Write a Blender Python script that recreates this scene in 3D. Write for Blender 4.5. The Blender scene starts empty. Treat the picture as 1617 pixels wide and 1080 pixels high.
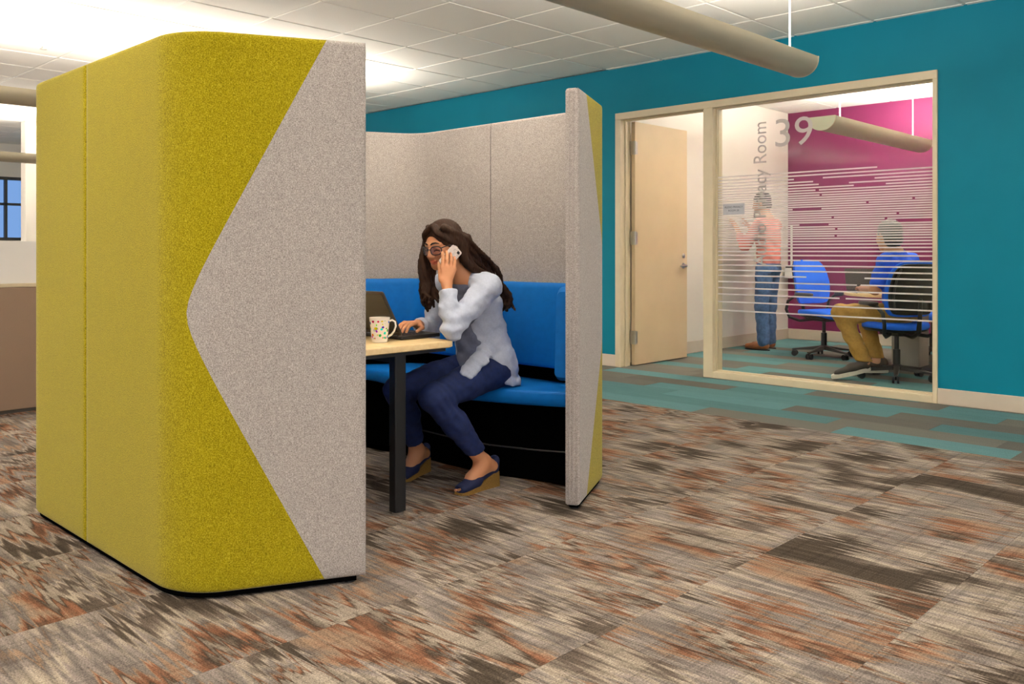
import bpy, math, random
import numpy as np
from mathutils import Vector, Matrix

random.seed(7)
SC = bpy.context.scene
COL = SC.collection
R = math.radians
H = 2.9            # ceiling height
WY = 6.8           # teal wall face

# ------------------------------------------------------------------ camera, world, light, exposure
cam_d = bpy.data.cameras.new('camera'); cam = bpy.data.objects.new('camera', cam_d); COL.objects.link(cam)
cam.location = (0, 0, 1.12); cam.rotation_euler = (R(90), 0, R(44.2))
cam_d.sensor_width = 36; cam_d.lens = 36 * 1380 / 1617; cam_d.shift_y = -143 / 1617; cam_d.shift_x = 0
cam_d.clip_start = .05
SC.camera = cam
W = bpy.data.worlds.new('world'); SC.world = W; W.use_nodes = True
W.node_tree.nodes['Background'].inputs[0].default_value = (.94, .95, 1.0, 1)
W.node_tree.nodes['Background'].inputs[1].default_value = .72
LAMP = 36.0         # emission of the pendants' uplight strips
SC.view_settings.view_transform = 'Standard'; SC.view_settings.look = 'None'
SC.view_settings.exposure = .82; SC.view_settings.gamma = 1.0; SC.view_settings.use_curve_mapping = False
SC.cycles.use_denoising = True

# ------------------------------------------------------------------ helpers
def lin(c):
    return tuple((v/255/12.92 if v/255 <= .04045 else ((v/255+.055)/1.055)**2.4) for v in c) + (1,)

def tag(o, label=None, cat=None, group=None, kind=None):
    if label: o['label'] = label
    if cat: o['category'] = cat
    if group: o['group'] = group
    if kind: o['kind'] = kind
    return o

def empty(name, loc=(0, 0, 0), rz=0, parent=None):
    o = bpy.data.objects.new(name, None); COL.objects.link(o); o.empty_display_size = .1
    o.location = loc; o.rotation_euler = (0, 0, rz); o.parent = parent
    return o

class MB:
    def __init__(s): s.v = []; s.f = []; s.m = []
    def add(s, v, f, m=0):
        n = len(s.v); s.v += [tuple(p) for p in v]; s.f += [tuple(i+n for i in q) for q in f]; s.m += [m]*len(f); return s
    def box(s, a, b, m=0):
        x0, y0, z0 = a; x1, y1, z1 = b
        return s.add([(x0,y0,z0),(x1,y0,z0),(x1,y1,z0),(x0,y1,z0),(x0,y0,z1),(x1,y0,z1),(x1,y1,z1),(x0,y1,z1)],
              [(0,3,2,1),(4,5,6,7),(0,1,5,4),(1,2,6,5),(2,3,7,6),(3,0,4,7)], m)
    def prism(s, poly, z0, z1, m=0, axis=2):
        n = len(poly)
        def P(p, z): return (p[0], p[1], z) if axis == 2 else ((p[0], z, p[1]) if axis == 1 else (z, p[0], p[1]))
        v = [P(p, z0) for p in poly] + [P(p, z1) for p in poly]
        f = [tuple(range(n-1, -1, -1)), tuple(range(n, 2*n))] + [(i, (i+1) % n, n+(i+1) % n, n+i) for i in range(n)]
        return s.add(v, f, m)
    def rings(s, rs, m=0, cap=True, closed=False):
        n = len(rs[0]); v = [p for r in rs for p in r]; f = []
        k = len(rs)
        for i in range(k if closed else k-1):
            for j in range(n):
                a = i*n; b = ((i+1) % k)*n
                f.append((a+j, a+(j+1) % n, b+(j+1) % n, b+j))
        if cap and not closed: f += [tuple(range(n-1, -1, -1)), tuple(range((k-1)*n, k*n))]
        return s.add(v, f, m)
    def tube(s, pts, rad, n=10, m=0, flat=1.0, up=None, closed=False):
        pts = [Vector(p) for p in pts]; k = len(pts)
        if not hasattr(rad, '__len__'): rad = [rad]*k
        rs = []; prev = None
        for i, p in enumerate(pts):
            t = (pts[min(i+1, k-1)] - pts[max(i-1, 0)]) if not closed else (pts[(i+1) % k]-pts[i-1])
            t.normalize()
            u = Vector(up) if up else (prev if prev else (Vector((0,0,1)) if abs(t.z) < .9 else Vector((1,0,0))))
            a = u - t*u.dot(t); a.normalize(); prev = a; b = t.cross(a)
            rs.append([p + (a*math.cos(2*math.pi*j/n)*flat + b*math.sin(2*math.pi*j/n))*rad[i] for j in range(n)])
        return s.rings(rs, m, closed=closed)
    def lathe(s, prof, c=(0,0,0), n=24, m=0, cap=True):
        return s.rings([[(c[0]+r*math.cos(2*math.pi*j/n), c[1]+r*math.sin(2*math.pi*j/n), c[2]+z) for j in range(n)] for r, z in prof], m, cap)
    def cyl(s, a, b, r, n=12, m=0): return s.tube([a, b], r, n, m)
    def ball(s, c, r, n=10, m=0):
        r = r if hasattr(r, '__len__') else (r, r, r)
        rs = []
        for i in range(1, n):
            t = math.pi*i/n
            rs.append([(c[0]+r[0]*math.sin(t)*math.cos(2*math.pi*j/(2*n)), c[1]+r[1]*math.sin(t)*math.sin(2*math.pi*j/(2*n)), c[2]-r[2]*math.cos(t)) for j in range(2*n)])
        return s.rings(rs, m)
    def build(s, name, mats, parent=None, smooth=None, bevel=None, seg=2):
        me = bpy.data.meshes.new(name); me.from_pydata(s.v, [], s.f)
        mats = mats if isinstance(mats, (list, tuple)) else [mats]
        for m in mats: me.materials.append(m)
        if len(mats) > 1: me.polygons.foreach_set('material_index', s.m)
        me.update()
        if smooth is not None:
            me.polygons.foreach_set('use_smooth', [True]*len(me.polygons)); me.set_sharp_from_angle(angle=R(smooth))
        return link(name, me, parent, bevel, seg)

def link(name, me, parent=None, bevel=None, seg=2):
    o = bpy.data.objects.new(name, me); COL.objects.link(o); o.parent = parent
    if bevel:
        b = o.modifiers.new('bevel', 'BEVEL'); b.width = bevel; b.segments = seg; b.limit_method = 'ANGLE'; b.angle_limit = R(40)
        b.harden_normals = False
    return o

def copy_tree(o, parent=None):
    c = o.copy(); COL.objects.link(c); c.parent = parent
    for ch in list(o.children): copy_tree(ch, c)
    return c

def rrect(x0, y0, x1, y1, r, n=5):
    p = []
    for cx, cy, a0 in ((x1-r, y1-r, 0), (x0+r, y1-r, 90), (x0+r, y0+r, 180), (x1-r, y0+r, 270)):
        for i in range(n+1):
            a = R(a0+90*i/n); p.append((cx+r*math.cos(a), cy+r*math.sin(a)))
    return p

# ------------------------------------------------------------------ materials
def newmat(name):
    m = bpy.data.materials.new(name); m.use_nodes = True
    nt = m.node_tree; return m, nt, nt.nodes['Principled BSDF']

def N(nt, t, **kw):
    n = nt.nodes.new(t)
    for k, v in kw.items():
        if k.startswith('_'): setattr(n, k[1:], v)
        else: n.inputs[k.replace('__', ' ')].default_value = v
    return n

def mth(nt, op, a, b=None, c=None):
    n = nt.nodes.new('ShaderNodeMath'); n.operation = op
    for i, v in enumerate((a, b, c)):
        if v is None: continue
        if isinstance(v, (int, float)): n.inputs[i].default_value = v
        else: nt.links.new(v, n.inputs[i])
    return n.outputs[0]

def mixc(nt, fac, a, b, blend='MIX'):
    n = nt.nodes.new('ShaderNodeMix'); n.data_type = 'RGBA'; n.blend_type = blend
    for i, v in ((0, fac), (6, a), (7, b)):
        if isinstance(v, (int, float, tuple)): n.inputs[i].default_value = v
        else: nt.links.new(v, n.inputs[i])
    return n.outputs[2]

def pm(name, rgb, rough=.6, metal=0, var=0, scale=60, bump=0, bscale=None, spec=.5, sheen=0, coat=0, stretch=(1,1,1), detail=2):
    m, nt, b = newmat(name)
    c = lin(rgb); b.inputs['Base Color'].default_value = c; b.inputs['Roughness'].default_value = rough
    b.inputs['Metallic'].default_value = metal; b.inputs['Specular IOR Level'].default_value = spec
    b.inputs['Sheen Weight'].default_value = sheen; b.inputs['Coat Weight'].default_value = coat
    if var or bump:
        tc = nt.nodes.new('ShaderNodeTexCoord'); mp = nt.nodes.new('ShaderNodeMapping'); mp.inputs['Scale'].default_value = stretch
        nt.links.new(tc.outputs['Object'], mp.inputs[0])
        n = N(nt, 'ShaderNodeTexNoise', Scale=scale, Detail=detail); nt.links.new(mp.outputs[0], n.inputs['Vector'])
        if var:
            rp = nt.nodes.new('ShaderNodeValToRGB'); rp.color_ramp.elements[0].position = .3; rp.color_ramp.elements[1].position = .7
            rp.color_ramp.elements[0].color = tuple(v*(1-var) for v in c[:3])+(1,); rp.color_ramp.elements[1].color = tuple(min(1, v*(1+var)) for v in c[:3])+(1,)
            nt.links.new(n.outputs['Fac'], rp.inputs[0]); nt.links.new(rp.outputs[0], b.inputs['Base Color'])
        if bump:
            n2 = n
            if bscale: n2 = N(nt, 'ShaderNodeTexNoise', Scale=bscale, Detail=2); nt.links.new(mp.outputs[0], n2.inputs['Vector'])
            bp = N(nt, 'ShaderNodeBump', Strength=bump, Distance=.003); nt.links.new(n2.outputs['Fac'], bp.inputs['Height'])
            nt.links.new(bp.outputs[0], b.inputs['Normal'])
    return m

def felt(name, c1, c2, c3, sc=210):
    m, nt, b = newmat(name); b.inputs['Roughness'].default_value = .95; b.inputs['Specular IOR Level'].default_value = .1
    b.inputs['Sheen Weight'].default_value = .15
    tc = nt.nodes.new('ShaderNodeTexCoord')
    n = N(nt, 'ShaderNodeTexNoise', Scale=sc, Detail=3, Roughness=.7); nt.links.new(tc.outputs['Object'], n.inputs['Vector'])
    rp = nt.nodes.new('ShaderNodeValToRGB'); e = rp.color_ramp.elements
    e[0].position = .33; e[0].color = lin(c1); e[1].position = .68; e[1].color = lin(c3); x = e.new(.5); x.color = lin(c2)
    nt.links.new(n.outputs['Fac'], rp.inputs[0])
    n2 = N(nt, 'ShaderNodeTexNoise', Scale=sc*.22, Detail=2); nt.links.new(tc.outputs['Object'], n2.inputs['Vector'])
    f = N(nt, 'ShaderNodeMapRange'); f.inputs[1].default_value = .35; f.inputs[2].default_value = .65; f.inputs[3].default_value = .96; f.inputs[4].default_value = 1.04
    nt.links.new(n2.outputs['Fac'], f.inputs[0])
    col = mixc(nt, 1.0, rp.outputs[0], f.outputs[0], 'MULTIPLY'); nt.links.new(col, b.inputs['Base Color'])
    bp = N(nt, 'ShaderNodeBump', Strength=.35, Distance=.002); nt.links.new(n.outputs['Fac'], bp.inputs['Height']); nt.links.new(bp.outputs[0], b.inputs['Normal'])
    return m

def carpet_brown():
    m, nt, b = newmat('streaked_carpet'); b.inputs['Roughness'].default_value = 1; b.inputs['Specular IOR Level'].default_value = .05
    L = nt.links
    tc = nt.nodes.new('ShaderNodeTexCoord'); sp = nt.nodes.new('ShaderNodeSeparateXYZ'); L.new(tc.outputs['Object'], sp.inputs[0])
    x, y = sp.outputs[0], sp.outputs[1]
    rnd = nt.nodes.new('ShaderNodeObjectInfo').outputs['Random']
    def n1(src, scale, off, detail=1):
        n = N(nt, 'ShaderNodeTexNoise', Scale=scale, Detail=detail); n.noise_dimensions = '1D'
        L.new(mth(nt, 'MULTIPLY_ADD', rnd, off, src), n.inputs['W']); return n.outputs['Fac']
    j1 = n1(y, 38, 3.7, 2); j2 = n1(y, 7, 9.1)
    u = mth(nt, 'ADD', mth(nt, 'MULTIPLY_ADD', j1, .42, x), mth(nt, 'MULTIPLY', j2, .34))
    cv = nt.nodes.new('ShaderNodeCombineXYZ')
    L.new(mth(nt, 'MULTIPLY_ADD', rnd, 37.0, mth(nt, 'MULTIPLY', u, 2.1)), cv.inputs[0])
    L.new(mth(nt, 'MULTIPLY_ADD', rnd, 91.0, mth(nt, 'MULTIPLY', y, 1.6)), cv.inputs[1])
    n = N(nt, 'ShaderNodeTexNoise', Scale=1.25, Detail=1.5); n.noise_dimensions = '2D'; L.new(cv.outputs[0], n.inputs['Vector'])
    rp = nt.nodes.new('ShaderNodeValToRGB'); cr = rp.color_ramp
    stops = [(.24,(84,74,64)),(.33,(118,106,96)),(.40,(178,165,148)),(.46,(152,141,134)),(.53,(128,119,112)),(.58,(160,134,112)),(.635,(144,100,76)),(.69,(86,73,62)),(.76,(164,152,138))]
    while len(cr.elements) < len(stops): cr.elements.new(.5)
    for e, (p, c) in zip(cr.elements, stops): e.position = .5+(p-.5)*.74; e.color = tuple(v*.8 for v in lin(c)[:3])+(1,)
    L.new(n.outputs['Fac'], rp.inputs[0]); col = rp.outputs[0]
    # long thin streaks along the tile
    cs = nt.nodes.new('ShaderNodeCombineXYZ'); L.new(mth(nt, 'MULTIPLY_ADD', rnd, 11.0, mth(nt, 'MULTIPLY', x, 2.2)), cs.inputs[0]); L.new(mth(nt, 'MULTIPLY', y, 42.0), cs.inputs[1])
    ns = N(nt, 'ShaderNodeTexNoise', Scale=1.0, Detail=2); ns.noise_dimensions = '2D'; L.new(cs.outputs[0], ns.inputs['Vector'])
    mr = N(nt, 'ShaderNodeMapRange'); mr.inputs[1].default_value = .3; mr.inputs[2].default_value = .7; mr.inputs[3].default_value = .72; mr.inputs[4].default_value = 1.22
    L.new(ns.outputs['Fac'], mr.inputs[0]); col = mixc(nt, 1.0, col, mr.outputs[0], 'MULTIPLY')
    # tuft rows across the tile, a few of them dark
    w = mth(nt, 'SINE', mth(nt, 'MULTIPLY', x, 2*math.pi/.0105))
    w = mth(nt, 'MULTIPLY_ADD', w, .06, .98)
    d = n1(x, 40, 5.3, 0); dm = N(nt, 'ShaderNodeMapRange'); dm.inputs[1].default_value = .30; dm.inputs[2].default_value = .38; dm.inputs[3].default_value = .84; dm.inputs[4].default_value = 1.0
    L.new(d, dm.inputs[0])
    col = mixc(nt, 1.0, col, mth(nt, 'MULTIPLY', w, dm.outputs[0]), 'MULTIPLY')
    # yarn speckle
    sn = N(nt, 'ShaderNodeTexNoise', Scale=190, Detail=2, Roughness=.8); L.new(tc.outputs['Object'], sn.inputs['Vector'])
    sm = N(nt, 'ShaderNodeMapRange'); sm.inputs[1].default_value = .3; sm.inputs[2].default_value = .7; sm.inputs[3].default_value = .45; sm.inputs[4].default_value = 1.48
    L.new(sn.outputs['Fac'], sm.inputs[0]); col = mixc(nt, 1.0, col, sm.outputs[0], 'MULTIPLY')
    L.new(col, b.inputs['Base Color'])
    bp = N(nt, 'ShaderNodeBump', Strength=.5, Distance=.003); L.new(sn.outputs['Fac'], bp.inputs['Height']); L.new(bp.outputs[0], b.inputs['Normal'])
    return m

def carpet_plank(name, c, c2):
    m, nt, b = newmat(name); b.inputs['Roughness'].default_value = 1; b.inputs['Specular IOR Level'].default_value = .05
    L = nt.links
    tc = nt.nodes.new('ShaderNodeTexCoord'); mp = nt.nodes.new('ShaderNodeMapping'); mp.inputs['Scale'].default_value = (1, 14, 1); L.new(tc.outputs['Object'], mp.inputs[0])
    rnd = nt.nodes.new('ShaderNodeObjectInfo').outputs['Random']
    n = N(nt, 'ShaderNodeTexNoise', Scale=5, Detail=4); n.noise_dimensions = '4D'; L.new(mp.outputs[0], n.inputs['Vector']); L.new(mth(nt, 'MULTIPLY', rnd, 50), n.inputs['W'])
    col = mixc(nt, n.outputs['Fac'], lin(c), lin(c2))
    sn = N(nt, 'ShaderNodeTexNoise', Scale=200, Detail=2); L.new(tc.outputs['Object'], sn.inputs['Vector'])
    sm = N(nt, 'ShaderNodeMapRange'); sm.inputs[1].default_value = .3; sm.inputs[2].default_value = .7; sm.inputs[3].default_value = .7; sm.inputs[4].default_value = 1.3
    L.new(sn.outputs['Fac'], sm.inputs[0]); col = mixc(nt, 1.0, col, sm.outputs[0], 'MULTIPLY')
    f = mth(nt, 'MULTIPLY_ADD', rnd, .3, .85); col = mixc(nt, 1.0, col, f, 'MULTIPLY')
    L.new(col, b.inputs['Base Color'])
    return m

def glassmat(name, tint=(1,1,1), refl=.5):
    m = bpy.data.materials.new(name); m.use_nodes = True; nt = m.node_tree; nt.nodes.clear()
    o = nt.nodes.new('ShaderNodeOutputMaterial'); t = nt.nodes.new('ShaderNodeBsdfTransparent'); t.inputs[0].default_value = tint+(1,)
    g = nt.nodes.new('ShaderNodeBsdfGlossy'); g.inputs['Roughness'].default_value = .02
    fr = N(nt, 'ShaderNodeFresnel', IOR=1.45); mx = nt.nodes.new('ShaderNodeMixShader')
    nt.links.new(mth(nt, 'MULTIPLY', fr.outputs[0], refl), mx.inputs[0]); nt.links.new(t.outputs[0], mx.inputs[1]); nt.links.new(g.outputs[0], mx.inputs[2]); nt.links.new(mx.outputs[0], o.inputs[0])
    return m

def vinylmat(name, rgb, cover):
    m = bpy.data.materials.new(name); m.use_nodes = True; nt = m.node_tree; nt.nodes.clear()
    o = nt.nodes.new('ShaderNodeOutputMaterial'); t = nt.nodes.new('ShaderNodeBsdfTransparent')
    d = nt.nodes.new('ShaderNodeBsdfDiffuse'); d.inputs[0].default_value = lin(rgb); tl = nt.nodes.new('ShaderNodeBsdfTranslucent'); tl.inputs[0].default_value = lin(rgb)
    a = nt.nodes.new('ShaderNodeMixShader'); a.inputs[0].default_value = .5; nt.links.new(d.outputs[0], a.inputs[1]); nt.links.new(tl.outputs[0], a.inputs[2])
    mx = nt.nodes.new('ShaderNodeMixShader'); mx.inputs[0].default_value = cover; nt.links.new(t.outputs[0], mx.inputs[1]); nt.links.new(a.outputs[0], mx.inputs[2]); nt.links.new(mx.outputs[0], o.inputs[0])
    return m

def emis(name, rgb, s):
    m = bpy.data.materials.new(name); m.use_nodes = True; nt = m.node_tree; nt.nodes.clear()
    o = nt.nodes.new('ShaderNodeOutputMaterial'); e = nt.nodes.new('ShaderNodeEmission'); e.inputs[0].default_value = lin(rgb); e.inputs[1].default_value = s; nt.links.new(e.outputs[0], o.inputs[0])
    return m

def wood(name, c1, c2):
    m, nt, b = newmat(name); b.inputs['Roughness'].default_value = .45
    tc = nt.nodes.new('ShaderNodeTexCoord'); mp = nt.nodes.new('ShaderNodeMapping'); mp.inputs['Scale'].default_value = (2, 26, 26)
    nt.links.new(tc.outputs['Object'], mp.inputs[0]); n = N(nt, 'ShaderNodeTexNoise', Scale=1.5, Detail=5, Distortion=.6); nt.links.new(mp.outputs[0], n.inputs['Vector'])
    rp = nt.nodes.new('ShaderNodeValToRGB'); e = rp.color_ramp.elements; e[0].position = .35; e[1].position = .65; e[0].color = lin(c1); e[1].color = lin(c2)
    nt.links.new(n.outputs['Fac'], rp.inputs[0]); nt.links.new(rp.outputs[0], b.inputs['Base Color'])
    return m

def skinmat(name, rgb):
    m, nt, b = newmat(name); b.inputs['Roughness'].default_value = .5; b.inputs['Subsurface Weight'].default_value = .12; b.inputs['Subsurface Radius'].default_value = (.012, .005, .003)
    a = nt.nodes.new('ShaderNodeVertexColor'); a.layer_name = 'tint'
    nt.links.new(mixc(nt, 1.0, lin(rgb), a.outputs[0], 'MULTIPLY'), b.inputs['Base Color'])
    return m

M = {}
M['teal'] = pm('teal_wall_paint', (0, 124, 148), .6, spec=.2, var=.04, scale=3, bump=.04, bscale=350)
M['white_paint'] = pm('white_wall_paint', (232, 226, 216), .6, bump=.03, scale=300)
M['magenta'] = pm('magenta_wall_paint', (116, 16, 76), .55, var=.04, scale=3, bump=.03, bscale=300)
M['frame'] = pm('cream_frame_paint', (214, 199, 168), .4, var=.03, scale=8)
M['door'] = pm('beige_door_paint', (208, 186, 150), .45, var=.03, scale=4)
M['base'] = pm('baseboard_vinyl', (205, 190, 172), .5, var=.03, scale=6)
M['ctile'] = pm('ceiling_tile', (240, 237, 231), .9, var=.035, scale=160, bump=.25, bscale=220)
M['grid'] = pm('ceiling_grid', (222, 218, 210), .5, var=.02, scale=9)
M['lime'] = felt('lime_felt', (116, 104, 0), (152, 137, 6), (188, 172, 42), 270)
M['grey'] = felt('grey_felt', (130, 122, 117), (165, 157, 151), (198, 191, 185), 270)
M['blue'] = pm('blue_bench_upholstery', (0, 106, 188), .6, var=.05, scale=30, bump=.15, bscale=500, spec=.25)
M['black'] = pm('black_powder_coat', (13, 13, 14), .5, var=.1, scale=80)
M['void'] = pm('black_panel_shade', (6, 6, 6), 1.0, var=.1, scale=80, spec=.0)  # flat black: shade under bench and panels put into the colour
M['blackplastic'] = pm('black_plastic', (26, 26, 28), .42, var=.08, scale=60)
M['darkgrey'] = pm('dark_grey_plastic', (62, 60, 58), .5, var=.06, scale=40)
M['chrome'] = pm('brushed_steel', (190, 188, 182), .28, 1, var=.04, scale=30, stretch=(1,1,12))
M['maple'] = wood('maple_laminate', (230, 198, 144), (238, 210, 158))
M['carpet'] = carpet_brown()
M['plank_grey'] = carpet_plank('grey_carpet_plank', (95, 95, 90), (116, 112, 103))
M['plank_teal'] = carpet_plank('teal_carpet_plank', (72, 112, 117), (100, 136, 137))
M['glass'] = glassmat('clear_glass', (.97, .985, .98), .35)
M['bluepane'] = glassmat('outdoor_blue_glass', (.42, .57, .78), .4)  # blue of the outdoor light put into the pane tint
M['vinyl'] = vinylmat('frosted_vinyl', (242, 239, 237), .82)
M['pend'] = pm('putty_fixture_paint', (176, 166, 142), .42, var=.03, scale=5)
M['lamp'] = emis('fluorescent_lamp', (255, 245, 231), LAMP); M['lamp2'] = emis('bright_fluorescent_lamp', (255, 245, 231), LAMP*1.9)
M['white_gloss'] = pm('white_gloss_plastic', (236, 234, 230), .35, var=.02, scale=20)
M['tan_panel'] = pm('tan_partition_fabric', (150, 126, 106), .9, var=.06, scale=300, bump=.2)
M['chairblue'] = pm('bright_blue_chair_fabric', (0, 98, 224), .75, var=.06, scale=300, bump=.15)
M['frost'] = vinylmat('frosted_screen', (238, 236, 234), .85)
# ------------------------------------------------------------------ setting: floor and its carpet tiles
CAMD = Vector((-math.sin(R(44.2)), math.cos(R(44.2)))); CAMR = Vector((math.cos(R(44.2)), math.sin(R(44.2))))
def px(x, y, z):
    D = x*CAMD.x+y*CAMD.y
    if D < .2: return None
    return 808.5+1380*(x*CAMR.x+y*CAMR.y)/D, 397-1380*(z-1.12)/D
def inview(x, y, z, m):
    p = px(x, y, z)
    return p is not None and -m < p[0] < 1617+m and -m < p[1] < 1080+m

floor = tag(MB().box((-17, -4, -.12), (4, 12, -.006)).build('floor', M['plank_grey']), 'carpeted office floor laid with streaked brown tiles and teal planks', kind='structure')
TS = .62; TY = .325
tile_me = MB().prism(rrect(-TS/2+.0005, -TY/2+.0005, TS/2-.0005, TY/2-.0005, .003, 1), -.006, 0).build('carpet_tile', M['carpet'])
TM = tile_me.data; bpy.data.objects.remove(tile_me)
rest = MB()
for c in range(-24, 6):
    cx = -.97 - TS/2 + c*TS
    for r in range(0, 28):
        cy = 5.25 - (r+.5)*TY
        if inview(cx, cy, 0, 90) and cx > -7.6:
            o = link('carpet_tile', TM, floor); o.location = (cx, cy, 0)
        else: rest.box((cx-TS/2+.001, cy-TY/2, -.006), (cx+TS/2-.001, cy+TY/2-.001, 0))
tag(rest.build('distant_carpet_tiles', M['carpet'], floor), kind='stuff')
PW, PL = .25, 1.0
pk = MB().prism(rrect(-PL/2+.001, -PW/2+.001, PL/2-.001, PW/2-.001, .003, 1), -.006, 0).build('carpet_plank', M['plank_grey']); PMg = pk.data
pk2 = PMg.copy(); pk2.materials[0] = M['plank_teal']; bpy.data.objects.remove(pk)
rest = MB(); rr = random.Random(21)
teal_rows = {0: [(-2.36, 0.6), (-4.4, -3.75)], 1: [(-5.6, -4.5), (-3.75, -3.1)], 2: [(-4.45, -3.55), (-2.1, -.2)], 3: [(-3.7, -2.4), (-6.5, -5.6)], 4: [(-3.1, -1.5)], 5: [(-4.9, -3.9), (-1.9, 0)]}
for r in range(0, 22):
    cy = 5.25 + PW/2 + r*PW
    off = [-.36, .5, .05, .7, .3, .86][r % 6]
    for c in range(-13, 4):
        cx = c*PL + off + .5
        if not (inview(cx, cy, 0, 120) and (cx > -7 or cy < WY)): 
            if cy < WY or cx > -5.2: rest.box((cx-PL/2, cy-PW/2, -.006), (cx+PL/2-.002, cy+PW/2-.002, 0))
            continue
        if cy > WY+.2 and (cx < -5.7 or cx > -1.6): continue
        t = any(a-.3 < cx < b+.3 for a, b in teal_rows[r]) if r in teal_rows else rr.random() < .42
        o = link('carpet_plank', pk2 if t else PMg, floor); o.location = (cx, cy, 0)
tag(rest.build('distant_carpet_planks', M['plank_grey'], floor), kind='stuff')

# ------------------------------------------------------------------ ceiling
ceil = tag(MB().box((-17, -4, H+.015), (4, 12, H+.1)).build('ceiling', M['ctile']), 'white suspended ceiling of square acoustic tiles in a thin grid', kind='structure')
CP = .65; GX, GY = -4.65, 6.74
ct = MB()
ct.rings([[(x, y, H+.012) for x, y in rrect(-CP/2+.008, -CP/2+.008, CP/2-.008, CP/2-.008, .004, 1)],
          [(x, y, H-.002) for x, y in rrect(-CP/2+.011, -CP/2+.011, CP/2-.011, CP/2-.011, .004, 1)],
          [(x, y, H-.006) for x, y in rrect(-CP/2+.014, -CP/2+.014, CP/2-.014, CP/2-.014, .004, 1)]][::-1])
cto = ct.build('ceiling_tile', M['ctile']); CT = cto.data; bpy.data.objects.remove(cto)
rest = MB()
for c in range(-19, 14):
    for r in range(-16, 8):
        cx, cy = GX+(c+.5)*CP, GY+(r+.5)*CP
        ins = cy > WY
        if ins and not (-5.2 < cx < -1.7 and cy < 10.5): continue
        if inview(cx, cy, H, 130):
            o = link('ceiling_tile', CT, ceil); o.location = (cx, cy, 0)
        else: rest.box((cx-CP/2+.012, cy-CP/2+.012, H-.006), (cx+CP/2-.012, cy+CP/2-.012, H+.012))
tag(rest.build('unseen_ceiling_tiles', M['ctile'], ceil), kind='stuff')
for c in range(-19, 14):
    x = GX+c*CP
    if -16 < x < 4: MB().box((x-.0105, -3.9, H-.001), (x+.0105, 10.5 if -5.2 < x < -1.7 else WY-.01, H+.014)).build('grid_runner', M['grid'], ceil)
for r in range(-16, 8):
    y = GY+r*CP
    if -4 < y < 10.5: MB().box((-16 if y < WY else -5.29, y-.0105, H-.0005), (4 if y < WY else -1.72, y+.0105, H+.014)).build('grid_runner', M['grid'], ceil)
sp = empty('ceiling_sprinkler', (-8.13, 2.58, H-.006))
MB().lathe([(.055, 0), (.05, -.008), (.02, -.012)], n=20).build('escutcheon', M['white_gloss'], sp, 40)
m_ = MB().lathe([(.012, -.01), (.012, -.03), (.03, -.034), (.03, -.038)], n=12); m_.build('deflector', M['chrome'], sp, 40)
tag(sp, 'small white round sprinkler head on the ceiling above the pod', 'sprinkler')

# ------------------------------------------------------------------ walls
WT = .13
wb = MB().box((-16, WY, 0), (-5.2, WY+WT, H)).box((-5.2, WY, 2.458), (-2.238, WY+WT, H)).box((-2.238, WY, 0), (4, WY+WT, H))
tag(wb.build('wall_back', M['teal']), 'teal painted wall around the glazed meeting room front', kind='structure')
tag(MB().box((-5.42, WY+WT, 0), (-5.3, 10.67, H)).build('wall_room_left', M['white_paint']), 'white painted side wall inside the small room', kind='structure')
tag(MB().box((-5.3, 10.55, 0), (-1.7, 10.67, H)).build('wall_room_back', M['magenta']), 'magenta painted rear wall inside the small room', kind='structure')
tag(MB().box((-1.7, WY+WT, 0), (-1.58, 10.67, H)).build('wall_room_right', M['white_paint']), 'white painted right wall inside the small room', kind='structure')
def base(name, a, b, lab): return tag(MB().box(a, b).build(name, M['base'], bevel=.004), lab, kind='structure')
base('baseboard_back', (-2.238, WY-.012, 0), (4, WY, .115), 'cream baseboard along the teal wall right of the window')
base('baseboard_back_left', (-16, WY-.012, 0), (-5.2, WY, .115), 'cream baseboard along the teal wall left of the door')
base('baseboard_room_left', (-5.3, WY+WT, 0), (-5.288, 10.55, .13), 'cream baseboard under the white wall of the small room')
base('baseboard_room_back', (-5.288, 10.538, 0), (-1.7, 10.55, .13), 'cream baseboard under the magenta wall of the small room')

# ------------------------------------------------------------------ door frame, window frame, glass, door
tr = MB()
y0, y1 = WY-.018, WY+WT+.018
for a, b in (((-5.2, 0), (-5.135, 2.393)), ((-5.2, 2.393), (-2.238, 2.458)), ((-4.216, 0), (-4.119, 2.393)), ((-2.272, 0), (-2.238, 2.393)), ((-4.119, 0), (-2.272, .056))):
    tr.box((a[0], y0, a[1]), (b[0], y1, b[1]))
tr.box((-5.135, WY+.05, 0), (-5.122, WY+.085, 2.393)).box((-4.229, WY+.05, 0), (-4.216, WY+.085, 2.393)).box((-5.122, WY+.05, 2.38), (-4.229, WY+.085, 2.393))
tag(tr.build('trim_1', M['frame'], bevel=.004), 'cream metal frame around the door opening and the big window', kind='structure')
GYL = WY+.05
win = tag(MB().box((-4.119, GYL, .056), (-2.272, GYL+.008, 2.393)).build('window_1', M['glass']), 'large clear glass window with frosted lines and a room number', kind='structure')
for a, b in (((-4.119, .056), (-4.106, 2.393)), ((-2.285, .056), (-2.272, 2.393)), ((-4.106, .056), (-2.285, .068)), ((-4.106, 2.381), (-2.285, 2.393))):
    for yy in (GYL-.016, GYL+.008):
        MB().box((a[0], yy, a[1]), (b[0], yy+.016, b[1])).build('glazing_bead', M['frame'], win)
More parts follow.
